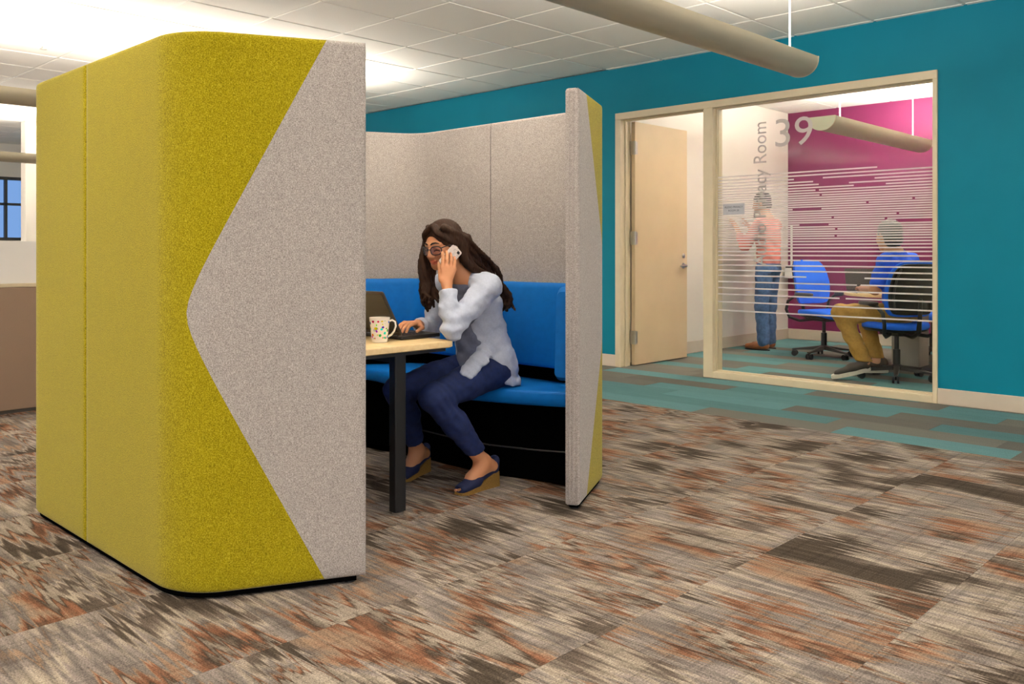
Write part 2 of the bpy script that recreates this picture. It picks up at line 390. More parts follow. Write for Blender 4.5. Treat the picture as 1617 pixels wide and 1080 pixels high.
# frosted lines
zs = []; z = .60; GAPS = [.077, .067, .055, .055, .055, .046, .045, .046, .040, .034, .030, .027, .025, .023, .021]
while z < 1.80:
    zs.append(z)
    i_ = len(zs)-1
    z += GAPS[i_] if i_ < len(GAPS) else (.0185 if z < 1.55 else .0185+.014*((z-1.55)/.25))
brk = random.Random(5)
gx0, gx1 = -4.104, -2.287
special = {2: [(-3.0, -2.95)], 4: [(-2.86, -2.83)], 5: [(-3.28, -2.8)], 6: [(-2.95, -2.2)], 8: [(-3.33, -3.31)]}
for i, z in enumerate(zs):
    cuts = []
    if i in special and i != 6: cuts = special[i]
    elif 9 <= i:
        if brk.random() < .62:
            a = brk.uniform(-3.6, -2.4); cuts.append((a, a+brk.choice([.02, .02, .25, .5, .03])))
    segs = []; s0 = gx0
    for a, b in sorted(cuts):
        if a > s0: segs.append((s0, a))
        s0 = max(s0, b)
    if s0 < gx1: segs.append((s0, gx1))
    for a, b in segs:
        MB().box((a, GYL-.0012, z-.0058), (b, GYL-.0004, z+.0058)).build('frosted_stripe', M['vinyl'], win)
def text_mesh(name, body, h, mat, parent, loc, rot, width=None, depth=.0008, label=None, align='LEFT'):
    cu = bpy.data.curves.new('t', 'FONT'); cu.body = body; cu.size = 1; cu.extrude = .0; cu.resolution_u = 4; cu.align_x = align
    o = bpy.data.objects.new('t', cu); COL.objects.link(o)
    dg = bpy.context.evaluated_depsgraph_get(); me = bpy.data.meshes.new_from_object(o.evaluated_get(dg))
    bpy.data.objects.remove(o); bpy.data.curves.remove(cu)
    co = np.empty(len(me.vertices)*3); me.vertices.foreach_get('co', co); co = co.reshape(-1, 3)
    w0, h0 = np.ptp(co[:, 0]), np.ptp(co[:, 1])
    co[:, 0] -= co[:, 0].min(); co[:, 1] -= co[:, 1].min()
    s = h/h0; sx = s if width is None else width/w0
    co[:, 0] *= sx; co[:, 1] *= s
    if align == 'CENTER': co[:, 0] -= co[:, 0].max()/2
    me.vertices.foreach_set('co', co.ravel()); me.materials.clear(); me.materials.append(mat); me.name = name
    ob = link(name, me, parent); ob.location = loc; ob.rotation_euler = rot
    sd = ob.modifiers.new('thick', 'SOLIDIFY'); sd.thickness = depth
    if label: ob['label'] = label
    return ob
M['letter'] = vinylmat('frosted_letter_vinyl', (214, 210, 208), .86)
text_mesh('room_number_lettering', '39', .235, M['letter'], win, (-3.555, GYL-.0012, 2.0), (R(90), 0, 0), width=.33, label='frosted number 39')
text_mesh('room_name_lettering', 'Audio Privacy Room', .125*1.28, M['letter'], win, (-3.598, GYL-.0012, .995), (R(90), R(-90), 0), width=1.23, label='frosted lettering reading Audio Privacy Room')
# door leaf standing open into the room
DX = -5.125
door = tag(MB().box((DX, 6.945, .012), (DX+.045, 7.86, 2.385)).build('door_1', M['door'], bevel=.002), 'beige flush door standing open into the small room', kind='structure')
for z in (.28, 1.25, 2.13):
    m_ = MB().box((DX-.003, 6.93, z-.065), (DX+.048, 6.944, z+.065)).cyl((DX+.056, 6.937, z-.065), (DX+.056, 6.937, z+.065), .009)
    m_.box((DX+.0455, 6.945, z-.06), (DX+.047, 6.985, z+.06)); m_.build('hinge', M['chrome'], door, 40)
h_ = MB().lathe([(.031, 0), (.031, .006), (.012, .009), (.012, .045)], n=20)
hv = [(DX+.045+q[2], 7.79+q[0], .97+q[1]) for q in h_.v]; h_.v = hv
h_.tube([(DX+.088, 7.79, .97), (DX+.09, 7.76, .97), (DX+.088, 7.68, .968)], [.010, .010, .008], 10)
h_.build('door_handle', M['chrome'], door, 50)
k_ = MB().lathe([(.024, 0), (.022, .010), (.016, .014)], n=18); k_.v = [(DX+.045+q[2], 7.79+q[0], 1.075+q[1]) for q in k_.v]; k_.build('lock_cylinder', M['chrome'], door, 50)

# ------------------------------------------------------------------ pendants
def pendant(X, ya, yb, zt, w, hh, rods, label, group=None, lamp='lamp'):
    p = empty('pendant_light', (X, (ya+yb)/2, zt)); L = (yb-ya)/2
    n = 18
    prof = [(w/2*math.cos(math.pi*i/n), -hh*math.sin(math.pi*i/n)**.8) for i in range(n+1)]
    outer = prof; inner = [(x*.93, z*.9) for x, z in prof]
    poly = outer + inner[::-1]
    m = MB(); k = len(poly)
    m.rings([[(q[0], -L+.004, q[1]) for q in poly], [(q[0], L-.004, q[1]) for q in poly]]); m.build('housing', M['pend'], p, 35)
    for s in (-1, 1):
        c = MB(); c.rings([[(q[0]*1.015, s*(L-.004), q[1]*1.02+.001) for q in outer], [(q[0]*1.015, s*(L+.008), q[1]*1.02+.001) for q in outer]]); c.build('end_cap', M['frame'], p, 35)
    MB().box((-w*.40, -L+.03, -.016), (w*.40, L-.03, -.004)).build('lamp_strip', M[lamp], p)
    for r in rods:
        MB().cyl((0, r-(ya+yb)/2, -.02), (0, r-(ya+yb)/2, H-.007-zt), .006).build('suspension_rod', M['white_gloss'], p, 40)
        MB().lathe([(.03, H-.025-zt), (.035, H-.0075-zt)], (0, r-(ya+yb)/2, 0), 16).build('canopy', M['white_gloss'], p, 40)
        MB().box((-w*.45, r-(ya+yb)/2-.012, -.034), (w*.45, r-(ya+yb)/2+.012, -.028)).build('cross_bar', M['white_gloss'], p)
    tag(p, label, 'pendant light', group); return p
PG = 'linear pendants hung in rows'
pendant(-2.55, -3.6, 5.25, 2.34, .23, .115, (-3.2, -.2, 2.4, 5.10), 'putty coloured tube pendant hanging in front of the teal wall', PG)
pendant(-7.29, -3.6, 5.25, 2.34, .23, .115, (-3.2, -.2, 2.9, 5.1), 'tube pendant meeting the top left corner of the lime pod', PG)
pendant(-12.0, -3.6, 5.25, 2.34, .23, .115, (-3.2, -.2, 2.9, 5.1), 'farthest tube pendant, in front of the blue window', PG)
pendant(2.2, -3.6, 5.25, 2.34, .23, .115, (-3.2, -.2, 2.4, 5.1), 'unseen tube pendant behind the viewer, kept for its light', PG)  # unseen row continuing the spacing, kept for the light it gives
pendant(-3.5, 7.62, 10.1, 2.34, .25, .125, (8.0, 9.85), 'tube pendant inside the glazed room below its ceiling', PG, 'lamp2')

# ------------------------------------------------------------------ background left of the pod
wf = MB().box((-16.1, -4, 0), (-16, WY+.13, 1.3)).box((-16.1, -4, 2.35), (-16, WY+.13, H)).box((-16.1, 5.6, 1.3), (-16, WY+.13, 2.35)).box((-16.1, -4, 1.3), (-16, 3.2, 2.35))
tag(wf.build('wall_far_left', M['white_paint']), 'white outer wall with a window behind the pod', kind='structure')
w2 = MB()
for a, b in (((3.2, 1.3), (3.25, 2.35)), ((5.55, 1.3), (5.6, 2.35)), ((3.25, 1.3), (5.55, 1.35)), ((3.25, 2.3), (5.55, 2.35)), ((3.84, 1.35), (3.88, 2.3)), ((4.49, 1.35), (4.53, 2.3)), ((5.12, 1.35), (5.16, 2.3)), ((3.25, 1.88), (5.55, 1.92))):
    w2.box((-16.08, a[0], a[1]), (-16.0, b[0], b[1]))
win2 = tag(w2.build('window_2', M['darkgrey'], bevel=.004), 'dark framed outer window with blue panes behind the pod', kind='structure')
for a, b in ((3.25, 3.84), (3.88, 4.49), (4.53, 5.12), (5.16, 5.55)):
    for c, d in ((1.35, 1.88), (1.92, 2.3)): MB().box((-16.045, a, c), (-16.035, b, d)).build('pane', M['bluepane'], win2)
tag(MB().box((-13.2, 3.90, 0), (-13.0, 4.12, H)).build('wall_column', M['white_paint'], bevel=.01), 'white square column left of the pod', kind='structure')
pt = empty('office_partition', (-6.65, 1.9, 0))
MB().box((-.03, -1.6, .035), (.03, .75, .875)).build('fabric_panel', M['tan_panel'], pt, bevel=.006)
MB().box((-.034, -1.61, .875), (.034, .76, .9)).build('top_rail', M['frame'], pt, bevel=.004)
MB().box((-.022, -1.6, .012), (.022, .75, .035)).build('kick_rail', M['darkgrey'], pt)
MB().box((-.005, -1.58, .9), (.005, .74, 1.19)).build('frosted_screen', M['frost'], pt)
for y in (-1.5, .65): MB().lathe([(.022, 0), (.022, .008), (.008, .01), (.008, .04)], (0, y, 0), 14).build('levelling_foot', M['blackplastic'], pt)
tag(pt, 'tan office partition with a frosted white screen left of the pod', 'partition')
# ------------------------------------------------------------------ the felt pod
PA = R(26.5); PX, PY = -3.45, 2.34; PVH = 1.10; PR = .24; PLW = .60; ZB, ZT = .022, 1.828
def podpath(hl):
    bend = math.pi/2-PA; t = PR*math.tan(bend/2)
    wl = PLW-t; al = PR*bend; sl = hl-t
    E = (hl+math.sin(PA)*PLW, PVH-math.cos(PA)*PLW)
    tot = wl+al+sl
    def at(s, off=0):
        if s <= wl:
            p = (E[0]-math.sin(PA)*s, E[1]+math.cos(PA)*s); n = (math.cos(PA), math.sin(PA))
        elif s <= wl+al:
            an = PA+(s-wl)/PR; n = (math.cos(an), math.sin(an)); p = (hl-t+PR*n[0], PVH-PR+PR*n[1])
        else:
            p = (hl-t-(s-wl-al), PVH); n = (0, 1)
        return p[0]-n[0]*off, p[1]-n[1]*off
    return at, tot, wl, al
HLF, HLB = .765, .66
def chev(z): return .605 - .475*math.sqrt((z-.92)**2+.055**2)/.91
def recalc(o):
    import bmesh
    b = bmesh.new(); b.from_mesh(o.data); bmesh.ops.recalc_face_normals(b, faces=b.faces); b.to_mesh(o.data); b.free(); return o
pod = empty('meeting_pod', (PX, PY, 0))
tag(pod, 'lime green felt meeting pod with grey chevron wings and open front', 'meeting pod')
def panel(sx, sy):
    at, tot, wl, al = podpath(HLF if sx > 0 else HLB)
    def w(p, z): return (sx*p[0], sy*p[1], z)
    ss = sorted(set([wl*i/8 for i in range(9)] + [wl+al*i/14 for i in range(15)] + [wl+al+(tot-.003-wl-al)*i/4 for i in range(5)]))
    core = MB(); rs = []
    for z, e in ((ZB, .006), (ZB+.008, 0), (ZT-.014, 0), (ZT-.005, .003), (ZT, .010)):
        s2 = [max(s, e) for s in ss]
        rs.append([w(at(s, .008+e), z) for s in s2] + [w(at(s, .062-e), z) for s in s2[::-1]])
    core.rings(rs); c = recalc(core.build('screen_panel', M['grey'], pod, 40))
    rows = [(ZB+.002, .010), (ZB+.006, .003), (ZB+.014, 0)] + [ZB+.014+(ZT-ZB-.03)*i/48 for i in range(1, 48)] + [(ZT-.016, 0), (ZT-.006, .002), (ZT-.0005, .009)]
    rows = [r if isinstance(r, tuple) else (r, 0) for r in rows]
    def skin(name, mat, lo, hi, nc, inlo, inhi):
        m = MB(); g = []
        for z, o in rows:
            a, b = lo(z), hi(z); row = []
            cols = [(0, .009)]*bool(inlo) + [(min(1, .004/(b-a)), .002 if inlo else 0)] + [(i/nc, 0) for i in range(1, nc)] + [(1-.004/(b-a), .002 if inhi else 0)] + [(1, .009 if inhi else 0)]
            if not inlo: cols = [(0, 0)] + cols
            for t, o2 in cols: row.append(w(at(a+(b-a)*t, max(o, o2)), z))
            g.append(row)
        n = len(g[0]); v = [p for r in g for p in r]
        f = [(i*n+j, i*n+j+1, (i+1)*n+j+1, (i+1)*n+j) for i in range(len(g)-1) for j in range(n-1)]
        if sx*sy < 0: f = [q[::-1] for q in f]
        if True: f = [q[::-1] for q in f]
        m.add(v, f); return m.build(name, mat, c, 60)
    skin('lime_felt', M['lime'], chev, lambda z: tot-.003, 44, False, True)['label'] = 'lime green outer felt'
    skin('grey_chevron_felt', M['grey'], lambda z: .0, chev, 22, True, False)['label'] = 'grey felt chevron on the wing'
    for o_ in (.026, .044):
        p = at(-.0005, o_); q = MB().cyl(w(p, ZB+.02), w(p, ZT-.02), .003, 8); q.build('edge_piping', M['grey'], c, 40)
    m = MB(); m.rings([[w(at(max(s, .03), .014), z) for s in ss]+[w(at(max(s, .03), .054), z) for s in ss[::-1]] for z in (.006, ZB+.004)]); recalc(m.build('base_shadow_strip', M['void'], c))  # recessed strip, its black also paints the shadow line below the panel
    for s in (.05, wl+al*.5, tot-.1):
        p = at(s, .035); MB().lathe([(.02, 0), (.02, .012), (.009, .014), (.009, ZB+.004)], (sx*p[0], sy*p[1], 0), 14).build('glide_foot', M['black'], c, 40)
for sx in (1, -1):
    for sy in (-1, 1): panel(sx, sy)
for sy in (-1, 1):
    a_, b_ = sorted((sy*(PVH-.055), sy*(PVH-.011)))
    MB().box((-.0028, a_, ZB+.004), (.0028, b_, ZT-.006)).build('seam_light_stop', M['void'], pod)  # filler added to stop light leaking through the seam and keep it dark
ub = HLB+math.sin(PA)*PLW; vb = PVH-math.cos(PA)*PLW
bp_ = MB().box((-ub+.005, -vb, ZB), (-ub+.06, vb, ZT)).build('screen_panel', M['grey'], pod, bevel=.008)
MB().box((-ub-.004, -vb, ZB+.002), (-ub+.004, vb, ZT-.002)).build('lime_felt', M['lime'], bp_, bevel=.003)

# benches along both sides of the pod
def bench(sy, label):
    b = empty('bench', (PX, PY, 0))
    af, tf, wf_, alf = podpath(HLF); ab, tb, wb_, alb = podpath(HLB)
    def W(p, z): return (p[0], sy*p[1], z)
    def path(off, s0, s1=None):
        s1 = s0 if s1 is None else s1
        f = [af(s0+(tf-s0)*i/26, off) for i in range(27)]
        k = [ab(s1+(tb-s1)*i/26, off) for i in range(26)]
        return f + [(-p[0], p[1]) for p in k[::-1]]
    back = path(.066, .27, .06)
    def front(dy): return [(-4.30-PX, .66+dy*.4), (-4.0-PX, .65+dy), (-3.74-PX, .60+dy), (-3.45-PX, .585+dy), (-3.14-PX, .60+dy), (-2.90-PX, .675+dy), (-2.66-PX, .79+dy)]
    poly = back + front(0)
    m = MB(); rs = []
    cxm, cym = 0, .85
    for z, e in ((.385, .03), (.39, .012), (.40, .0), (.425, 0), (.443, .008), (.452, .022), (.456, .045)):
        rs.append([W((p[0]*(1-e*.8), cym+(p[1]-cym)*(1-e*2.2)), z) for p in poly])
    m.rings(rs); recalc(m.build('seat_cushion', M['blue'], b, 50))
    # backrest swept along the inner wall
    m = MB(); rs = []; sec = []
    for cx_, cz, a0 in ((.054, .93, 0), (.030, .93, 90), (.020, .55, 180), (.064, .55, 270)):
        for i in range(5):
            a = R(a0+90*i/4); sec.append((cx_+.028*math.cos(a)*(1 if a0 in (0, 270) else .6), cz+.03*math.sin(a)*(1 if a0 < 180 else .7)))
    def pb(off): return path(.064+off, .15, .05)
    cache = [pb(q[0]) for q in sec]; nn = len(cache[0])
    for i in range(nn): rs.append([W(cache[j][i], sec[j][1]) for j in range(len(sec))])
    for end, nb in ((0, 1), (nn-1, nn-2)):      # soften the two ends
        c0 = [sum(p[k] for p in rs[end])/len(rs[end]) for k in range(3)]
        rs[end] = [tuple(c0[k]+(p[k]-c0[k])*.9 for k in range(3)) for p in rs[end]]
    m.rings(rs); recalc(m.build('backrest_cushion', M['blue'], b, 50))
    poly2 = path(.075, .34, .12) + front(.13); m = MB(); m.rings([[W(p, z) for p in poly2] for z in (.0, .385)]); recalc(m.build('plinth', M['void'], b))  # plinth in flat black, under-seat shade included in its colour
    f2 = [W((p[0], p[1]-.006), .15) for p in front(.13)]; MB().tube(f2[1:], .004, 8).build('plinth_rail', M['darkgrey'], b, 60)
    # black sheet over the felt, shade behind and below the seat put into its colour
    m = MB(); i0 = path(.063, .3, .05); i1 = path(.07, .3, .05); m.rings([[W(p, z) for p in i0+i1[::-1]] for z in (.03, .54)]); recalc(m.build('rear_shade_panel', M['void'], b))
    tag(b, label, 'bench'); return b
bench(1, 'blue upholstered bench under the woman with a low curved backrest')
bench(-1, 'blue upholstered bench hidden behind the lime front wing of the pod')

# table in the pod
TZ = .72
tb_ = empty('pod_table', (-3.45, 2.337, 0))
m = MB(); rs = []
for z, e in ((TZ-.03, .006), (TZ-.026, .0), (TZ-.005, .0), (TZ-.001, .002), (TZ, .006)):
    rs.append([(x, y, z) for x, y in rrect(-.55+e, -.307+e, .532-e, .307-e, .045)])
m.rings(rs); recalc(m.build('table_top', M['maple'], tb_, 50))
for x in (.487, -.487):
    MB().prism(rrect(x-.014, -.03, x+.03, .03, .006, 3), .012, TZ-.045).build('leg', M['black'], tb_)
    MB().prism(rrect(x-.03, -.26, x+.03, .26, .01, 3), TZ-.045, TZ-.031).build('top_bracket', M['black'], tb_)
    MB().lathe([(.024, 0), (.024, .008), (.014, .012)], (x+.008, 0, 0), 16).build('glide_foot', M['chrome'], tb_, 40)
MB().box((-.487, -.02, TZ-.075), (.487, .02, TZ-.045)).build('cross_beam', M['black'], tb_)
tag(tb_, 'narrow maple table on a black leg in the pod opening', 'table')

# mug
def mugmat():
    m, nt, b = newmat('printed_mug_glaze'); b.inputs['Roughness'].default_value = .2
    tc = nt.nodes.new('ShaderNodeTexCoord'); L = nt.links
    v = N(nt, 'ShaderNodeTexVoronoi', Scale=66, Randomness=1.0); L.new(tc.outputs['Object'], v.inputs['Vector'])
    hs = N(nt, 'ShaderNodeHueSaturation', Saturation=2.0, Value=.75); L.new(v.outputs['Color'], hs.inputs['Color'])
    nz = N(nt, 'ShaderNodeTexNoise', Scale=240, Detail=1); L.new(tc.outputs['Object'], nz.inputs['Vector'])
    dd = mth(nt, 'ADD', v.outputs['Distance'], mth(nt, 'MULTIPLY', nz.outputs['Fac'], .35))
    mk = mth(nt, 'LESS_THAN', dd, .60)
    sp = nt.nodes.new('ShaderNodeSeparateXYZ'); L.new(tc.outputs['Object'], sp.inputs[0])
    band = mth(nt, 'MULTIPLY', mth(nt, 'GREATER_THAN', sp.outputs[2], .012), mth(nt, 'LESS_THAN', sp.outputs[2], .098))
    rr_ = mth(nt, 'GREATER_THAN', mth(nt, 'POWER', mth(nt, 'ADD', mth(nt, 'MULTIPLY', sp.outputs[0], sp.outputs[0]), mth(nt, 'MULTIPLY', sp.outputs[1], sp.outputs[1])), .5), .0355)
    L.new(mixc(nt, mth(nt, 'MULTIPLY', mth(nt, 'MULTIPLY', mk, band), rr_), lin((240, 232, 218)), hs.outputs[0]), b.inputs['Base Color'])
    return m
M['mug'] = mugmat(); M['cream_glaze'] = pm('cream_glaze', (240, 232, 218), .2, var=.02, scale=40)
mug = empty('coffee_mug', (-3.10, 2.352, TZ))
MB().lathe([(.03, 0), (.0335, .002), (.036, .02), (.041, .07), (.0455, .108), (.0452, .110), (.0435, .108), (.039, .07), (.033, .012), (.001, .010)], n=36).build('cup', M['mug'], mug, 50)
hp = [(.040, .092), (.055, .098), (.068, .090), (.071, .072), (.064, .050), (.052, .034), (.037, .024)]
dx, dy = math.cos(R(44)), math.sin(R(44))
MB().tube([(r_*dx, r_*dy, z) for r_, z in hp], .0055, 10, flat=.8).build('handle', M['cream_glaze'], mug, 60)
tag(mug, 'cream mug with colourful printed animals standing on the maple table', 'mug')

# laptop
M['lapblack'] = pm('matt_black_laptop', (24, 22, 21), .45, var=.08, scale=50)
M['laplid'] = pm('dark_brown_laptop_lid', (52, 42, 34), .4, var=.06, scale=30)
M['screen'] = pm('laptop_screen', (16, 18, 22), .12, var=.1, scale=5)
def laptop(loc, rz, ang, wd, dp, label):
    l = empty('laptop', loc, rz)       # hinge along local x at y=0, keyboard towards +y
    MB().prism(rrect(-wd/2, 0, wd/2, dp, .012), .003, .019).build('base', M['lapblack'], l, bevel=.003)
    k0 = MB()
    for i in range(5):
        for j in range(12): k0.box((-wd*.43+j*wd*.072, .035+i*.021, .019), (-wd*.43+j*wd*.072+wd*.06, .035+i*.021+.017, .021))
    k0.build('keyboard', M['blackplastic'], l)['kind'] = 'stuff'
    MB().prism(rrect(-.05, dp*.62, .05, dp*.93, .005), .0188, .0196).build('touchpad', M['darkgrey'], l)
    for x in (-wd*.35, wd*.35): MB().cyl((x-.02, .002, .018), (x+.02, .002, .018), .006).build('hinge', M['blackplastic'], l)
    for x in (-wd*.42, wd*.42):
        for y in (.02, dp-.02): MB().lathe([(.008, 0), (.008, .003)], (x, y, 0), 10).build('rubber_foot', M['black'], l)
    ld = MB().prism(rrect(-wd/2, 0, wd/2, dp*.98, .012), -.008, 0).build('lid', M['laplid'], l, bevel=.002)
    ld.location = (0, 0, .021); ld.rotation_euler = (R(ang), 0, 0)
    MB().prism(rrect(-wd/2+.012, .02, wd/2-.012, dp*.98-.012, .004), .0, .0008).build('screen', M['screen'], ld)
    return tag(l, label, 'laptop')
laptop((-3.262, 2.468, TZ), 0, 119, .345, .232, 'open black laptop on the maple table in front of the woman')
# ------------------------------------------------------------------ signed distance modelling for people
class SD:
    def __init__(s, lo, hi, h, zfine=None):
        s.ax = [np.arange(lo[i], hi[i]+h, h, dtype=np.float32) for i in range(3)]
        if zfine:      # (z0, z1, step): a finer band of layers
            a, b, st = zfine; z = s.ax[2]
            s.ax[2] = np.unique(np.concatenate([z[z < a], np.arange(a, b, st), z[z > b]]).astype(np.float32))
        s.f = np.full([len(a) for a in s.ax], 1.0, np.float32)
    def sl(s, lo, hi):
        r = []
        for i in range(3):
            a = int(np.searchsorted(s.ax[i], lo[i])); b = int(np.searchsorted(s.ax[i], hi[i])); r.append(slice(a, max(b, a)))
        return tuple(r)
    def grid(s, q): return np.meshgrid(s.ax[0][q[0]], s.ax[1][q[1]], s.ax[2][q[2]], indexing='ij', sparse=True)
    def merge(s, q, d, k, sub=False):
        a = s.f[q]
        if sub:
            d = -d
            if k > 0:
                h = np.clip(.5-.5*(d-a)/k*-1, 0, 1); h = np.clip(.5+.5*(d-a)/k, 0, 1); r = a*(1-h)+d*h + k*h*(1-h)
            else: r = np.maximum(a, d)
        else:
            if k > 0:
                h = np.clip(.5+.5*(a-d)/k, 0, 1); r = a*(1-h)+d*h - k*h*(1-h)
            else: r = np.minimum(a, d)
        s.f[q] = r
    def cap(s, a, b, ra, rb=None, k=.02, flat=None, sub=False):
        rb = ra if rb is None else rb
        a = np.array(a, float); b = np.array(b, float); m = max(ra, rb)*(1 if not flat else max(1, flat[1]))+k+.03
        q = s.sl(np.minimum(a, b)-m, np.maximum(a, b)+m)
        if any(x.stop <= x.start for x in q): return s
        X, Y, Z = s.grid(q); ba = b-a; L2 = float(ba@ba)+1e-9
        t = np.clip(((X-a[0])*ba[0]+(Y-a[1])*ba[1]+(Z-a[2])*ba[2])/L2, 0, 1)
        vx, vy, vz = X-a[0]-t*ba[0], Y-a[1]-t*ba[1], Z-a[2]-t*ba[2]
        r = ra+(rb-ra)*t
        if flat:
            n, sc = np.array(flat[0], float), flat[1]; n = n/np.linalg.norm(n)
            dn = vx*n[0]+vy*n[1]+vz*n[2]; g = 1/sc-1
            vx = vx+n[0]*dn*g; vy = vy+n[1]*dn*g; vz = vz+n[2]*dn*g
            d = (np.sqrt(vx*vx+vy*vy+vz*vz)-r)*min(1, sc)
        else: d = np.sqrt(vx*vx+vy*vy+vz*vz)-r
        s.merge(q, d.astype(np.float32), k, sub); return s
    def chain(s, pts, rad, k=.02, flat=None):
        for i in range(len(pts)-1): s.cap(pts[i], pts[i+1], rad[i], rad[i+1], k, flat)
        return s
    def ell(s, c, r, k=.02, rot=None, sub=False):
        c = np.array(c, float); r = np.array(r, float); m = float(max(r))+k+.03
        q = s.sl(c-m, c+m)
        if any(x.stop <= x.start for x in q): return s
        X, Y, Z = s.grid(q); X, Y, Z = X-c[0], Y-c[1], Z-c[2]
        if rot is not None:
            A = np.array(rot)   # rows = local axes in world space
            X, Y, Z = [A[i][0]*X+A[i][1]*Y+A[i][2]*Z for i in range(3)]
        k0 = np.sqrt((X/r[0])**2+(Y/r[1])**2+(Z/r[2])**2); k1 = np.sqrt((X/r[0]**2)**2+(Y/r[1]**2)**2+(Z/r[2]**2)**2)+1e-9
        s.merge(q, (k0*(k0-1)/k1).astype(np.float32), k, sub); return s
    def plane(s, p, n, k=.004):     # keep the side the normal points away from
        X, Y, Z = s.grid((slice(None),)*3); n = np.array(n, float); n /= np.linalg.norm(n)
        d = -((X-p[0])*n[0]+(Y-p[1])*n[1]+(Z-p[2])*n[2])
        s.merge((slice(None),)*3, d.astype(np.float32), k, True); return s
    def boxsub(s, c, r, rot=None, k=.005, keep=False):
        X, Y, Z = s.grid((slice(None),)*3); X, Y, Z = X-c[0], Y-c[1], Z-c[2]
        if rot is not None:
            A = np.array(rot); X, Y, Z = [A[i][0]*X+A[i][1]*Y+A[i][2]*Z for i in range(3)]
        d = np.maximum(np.maximum(np.abs(X)-r[0], np.abs(Y)-r[1]), np.abs(Z)-r[2]).astype(np.float32)
        s.merge((slice(None),)*3, -d if keep else d, k, True); return s
    def disp(s, fn):
        X, Y, Z = s.grid((slice(None),)*3); s.f += fn(X, Y, Z).astype(np.float32); return s
    def mesh(s):
        f = s.f; ax = s.ax; nx, ny, nz = f.shape; sg = f < 0
        c = np.zeros((nx-1, ny-1, nz-1), np.int8)
        for i in (0, 1):
            for j in (0, 1):
                for k in (0, 1): c += sg[i:nx-1+i, j:ny-1+j, k:nz-1+k]
        I, J, K = np.nonzero((c > 0) & (c < 8)); n = len(I)
        acc = np.zeros((n, 3)); cnt = np.zeros(n)
        P = lambda i, j, k: (ax[0][I+i], ax[1][J+j], ax[2][K+k])
        cor = [(i, j, k) for i in (0, 1) for j in (0, 1) for k in (0, 1)]
        for a in cor:
            for d in range(3):
                if a[d]: continue
                b = tuple(a[e]+(e == d) for e in range(3))
                fa = f[I+a[0], J+a[1], K+a[2]]; fb = f[I+b[0], J+b[1], K+b[2]]
                x = (fa < 0) != (fb < 0); den = np.where(x, fa-fb, 1); t = np.where(x, fa/den, 0)
                pa = np.stack(P(*a), 1); pb = np.stack(P(*b), 1)
                acc += np.where(x[:, None], pa+(pb-pa)*t[:, None], 0); cnt += x
        V = acc/cnt[:, None]
        idx = np.full((nx-1, ny-1, nz-1), -1, np.int32); idx[I, J, K] = np.arange(n)
        Q = []
        for d in range(3):
            sh = [slice(None)]*3; sh2 = [slice(None)]*3; sh[d] = slice(0, -1); sh2[d] = slice(1, None)
            A = sg[tuple(sh)]; B = sg[tuple(sh2)]; ch = A != B
            e1, e2 = [(1, 2), (2, 0), (0, 1)][d]
            i3 = list(np.nonzero(ch)); ok = (i3[e1] > 0) & (i3[e2] > 0) & (i3[e1] < f.shape[e1]-1) & (i3[e2] < f.shape[e2]-1)
            i3 = [q[ok] for q in i3]; inn = A[tuple(i3)]
            def at(o1, o2):
                q = [x.copy() for x in i3]; q[e1] = q[e1]+o1; q[e2] = q[e2]+o2; return idx[tuple(q)]
            q = np.stack([at(-1, -1), at(0, -1), at(0, 0), at(-1, 0)], 1)
            q[~inn] = q[~inn][:, ::-1]; Q.append(q)
        return V, np.concatenate(Q)
    def build(s, name, mat, parent=None, smooth_it=1, tint=None):
        V, F = s.mesh()
        if smooth_it:
            e = np.concatenate([F[:, [0, 1]], F[:, [1, 2]], F[:, [2, 3]], F[:, [3, 0]]])
            for _ in range(smooth_it):
                a = np.zeros_like(V); c = np.zeros(len(V))
                np.add.at(a, e[:, 0], V[e[:, 1]]); np.add.at(c, e[:, 0], 1)
                V = V*.5 + a/np.maximum(c, 1)[:, None]*.5
        me = bpy.data.meshes.new(name); me.vertices.add(len(V)); me.vertices.foreach_set('co', V.ravel())
        me.loops.add(len(F)*4); me.loops.foreach_set('vertex_index', F.ravel().astype(np.int32))
        me.polygons.add(len(F)); me.polygons.foreach_set('loop_start', np.arange(0, len(F)*4, 4, dtype=np.int32))
        me.update(calc_edges=True); me.polygons.foreach_set('use_smooth', np.ones(len(F), bool)); me.validate()
        me.materials.append(mat)
        if tint:
            ca = me.color_attributes.new('tint', 'FLOAT_COLOR', 'POINT'); col = np.ones((len(V), 4), np.float32); col[:, :3] = tint(V); ca.data.foreach_set('color', col.ravel())
        o = link(name, me, None)
        if parent is not None:
            o.parent = parent; o.matrix_parent_inverse = parent_inv(parent)
        return o

def parent_inv(p):
    T = Matrix.Translation(p.location) @ p.rotation_euler.to_matrix().to_4x4(); return T.inverted()

class Frame:
    def __init__(s, o, fwd, up, sc=1.0):
        f = Vector(fwd).normalized(); u = Vector(up); u = (u-f*u.dot(f)).normalized(); l = u.cross(f)     # l = the person's left
        s.o = Vector(o); s.l, s.f, s.u = l, f, u; s.sc = sc; s.rot = [tuple(l), tuple(f), tuple(u)]
    def __call__(s, x, y, z): return tuple(s.o + (s.l*x + s.f*y + s.u*z)*s.sc)

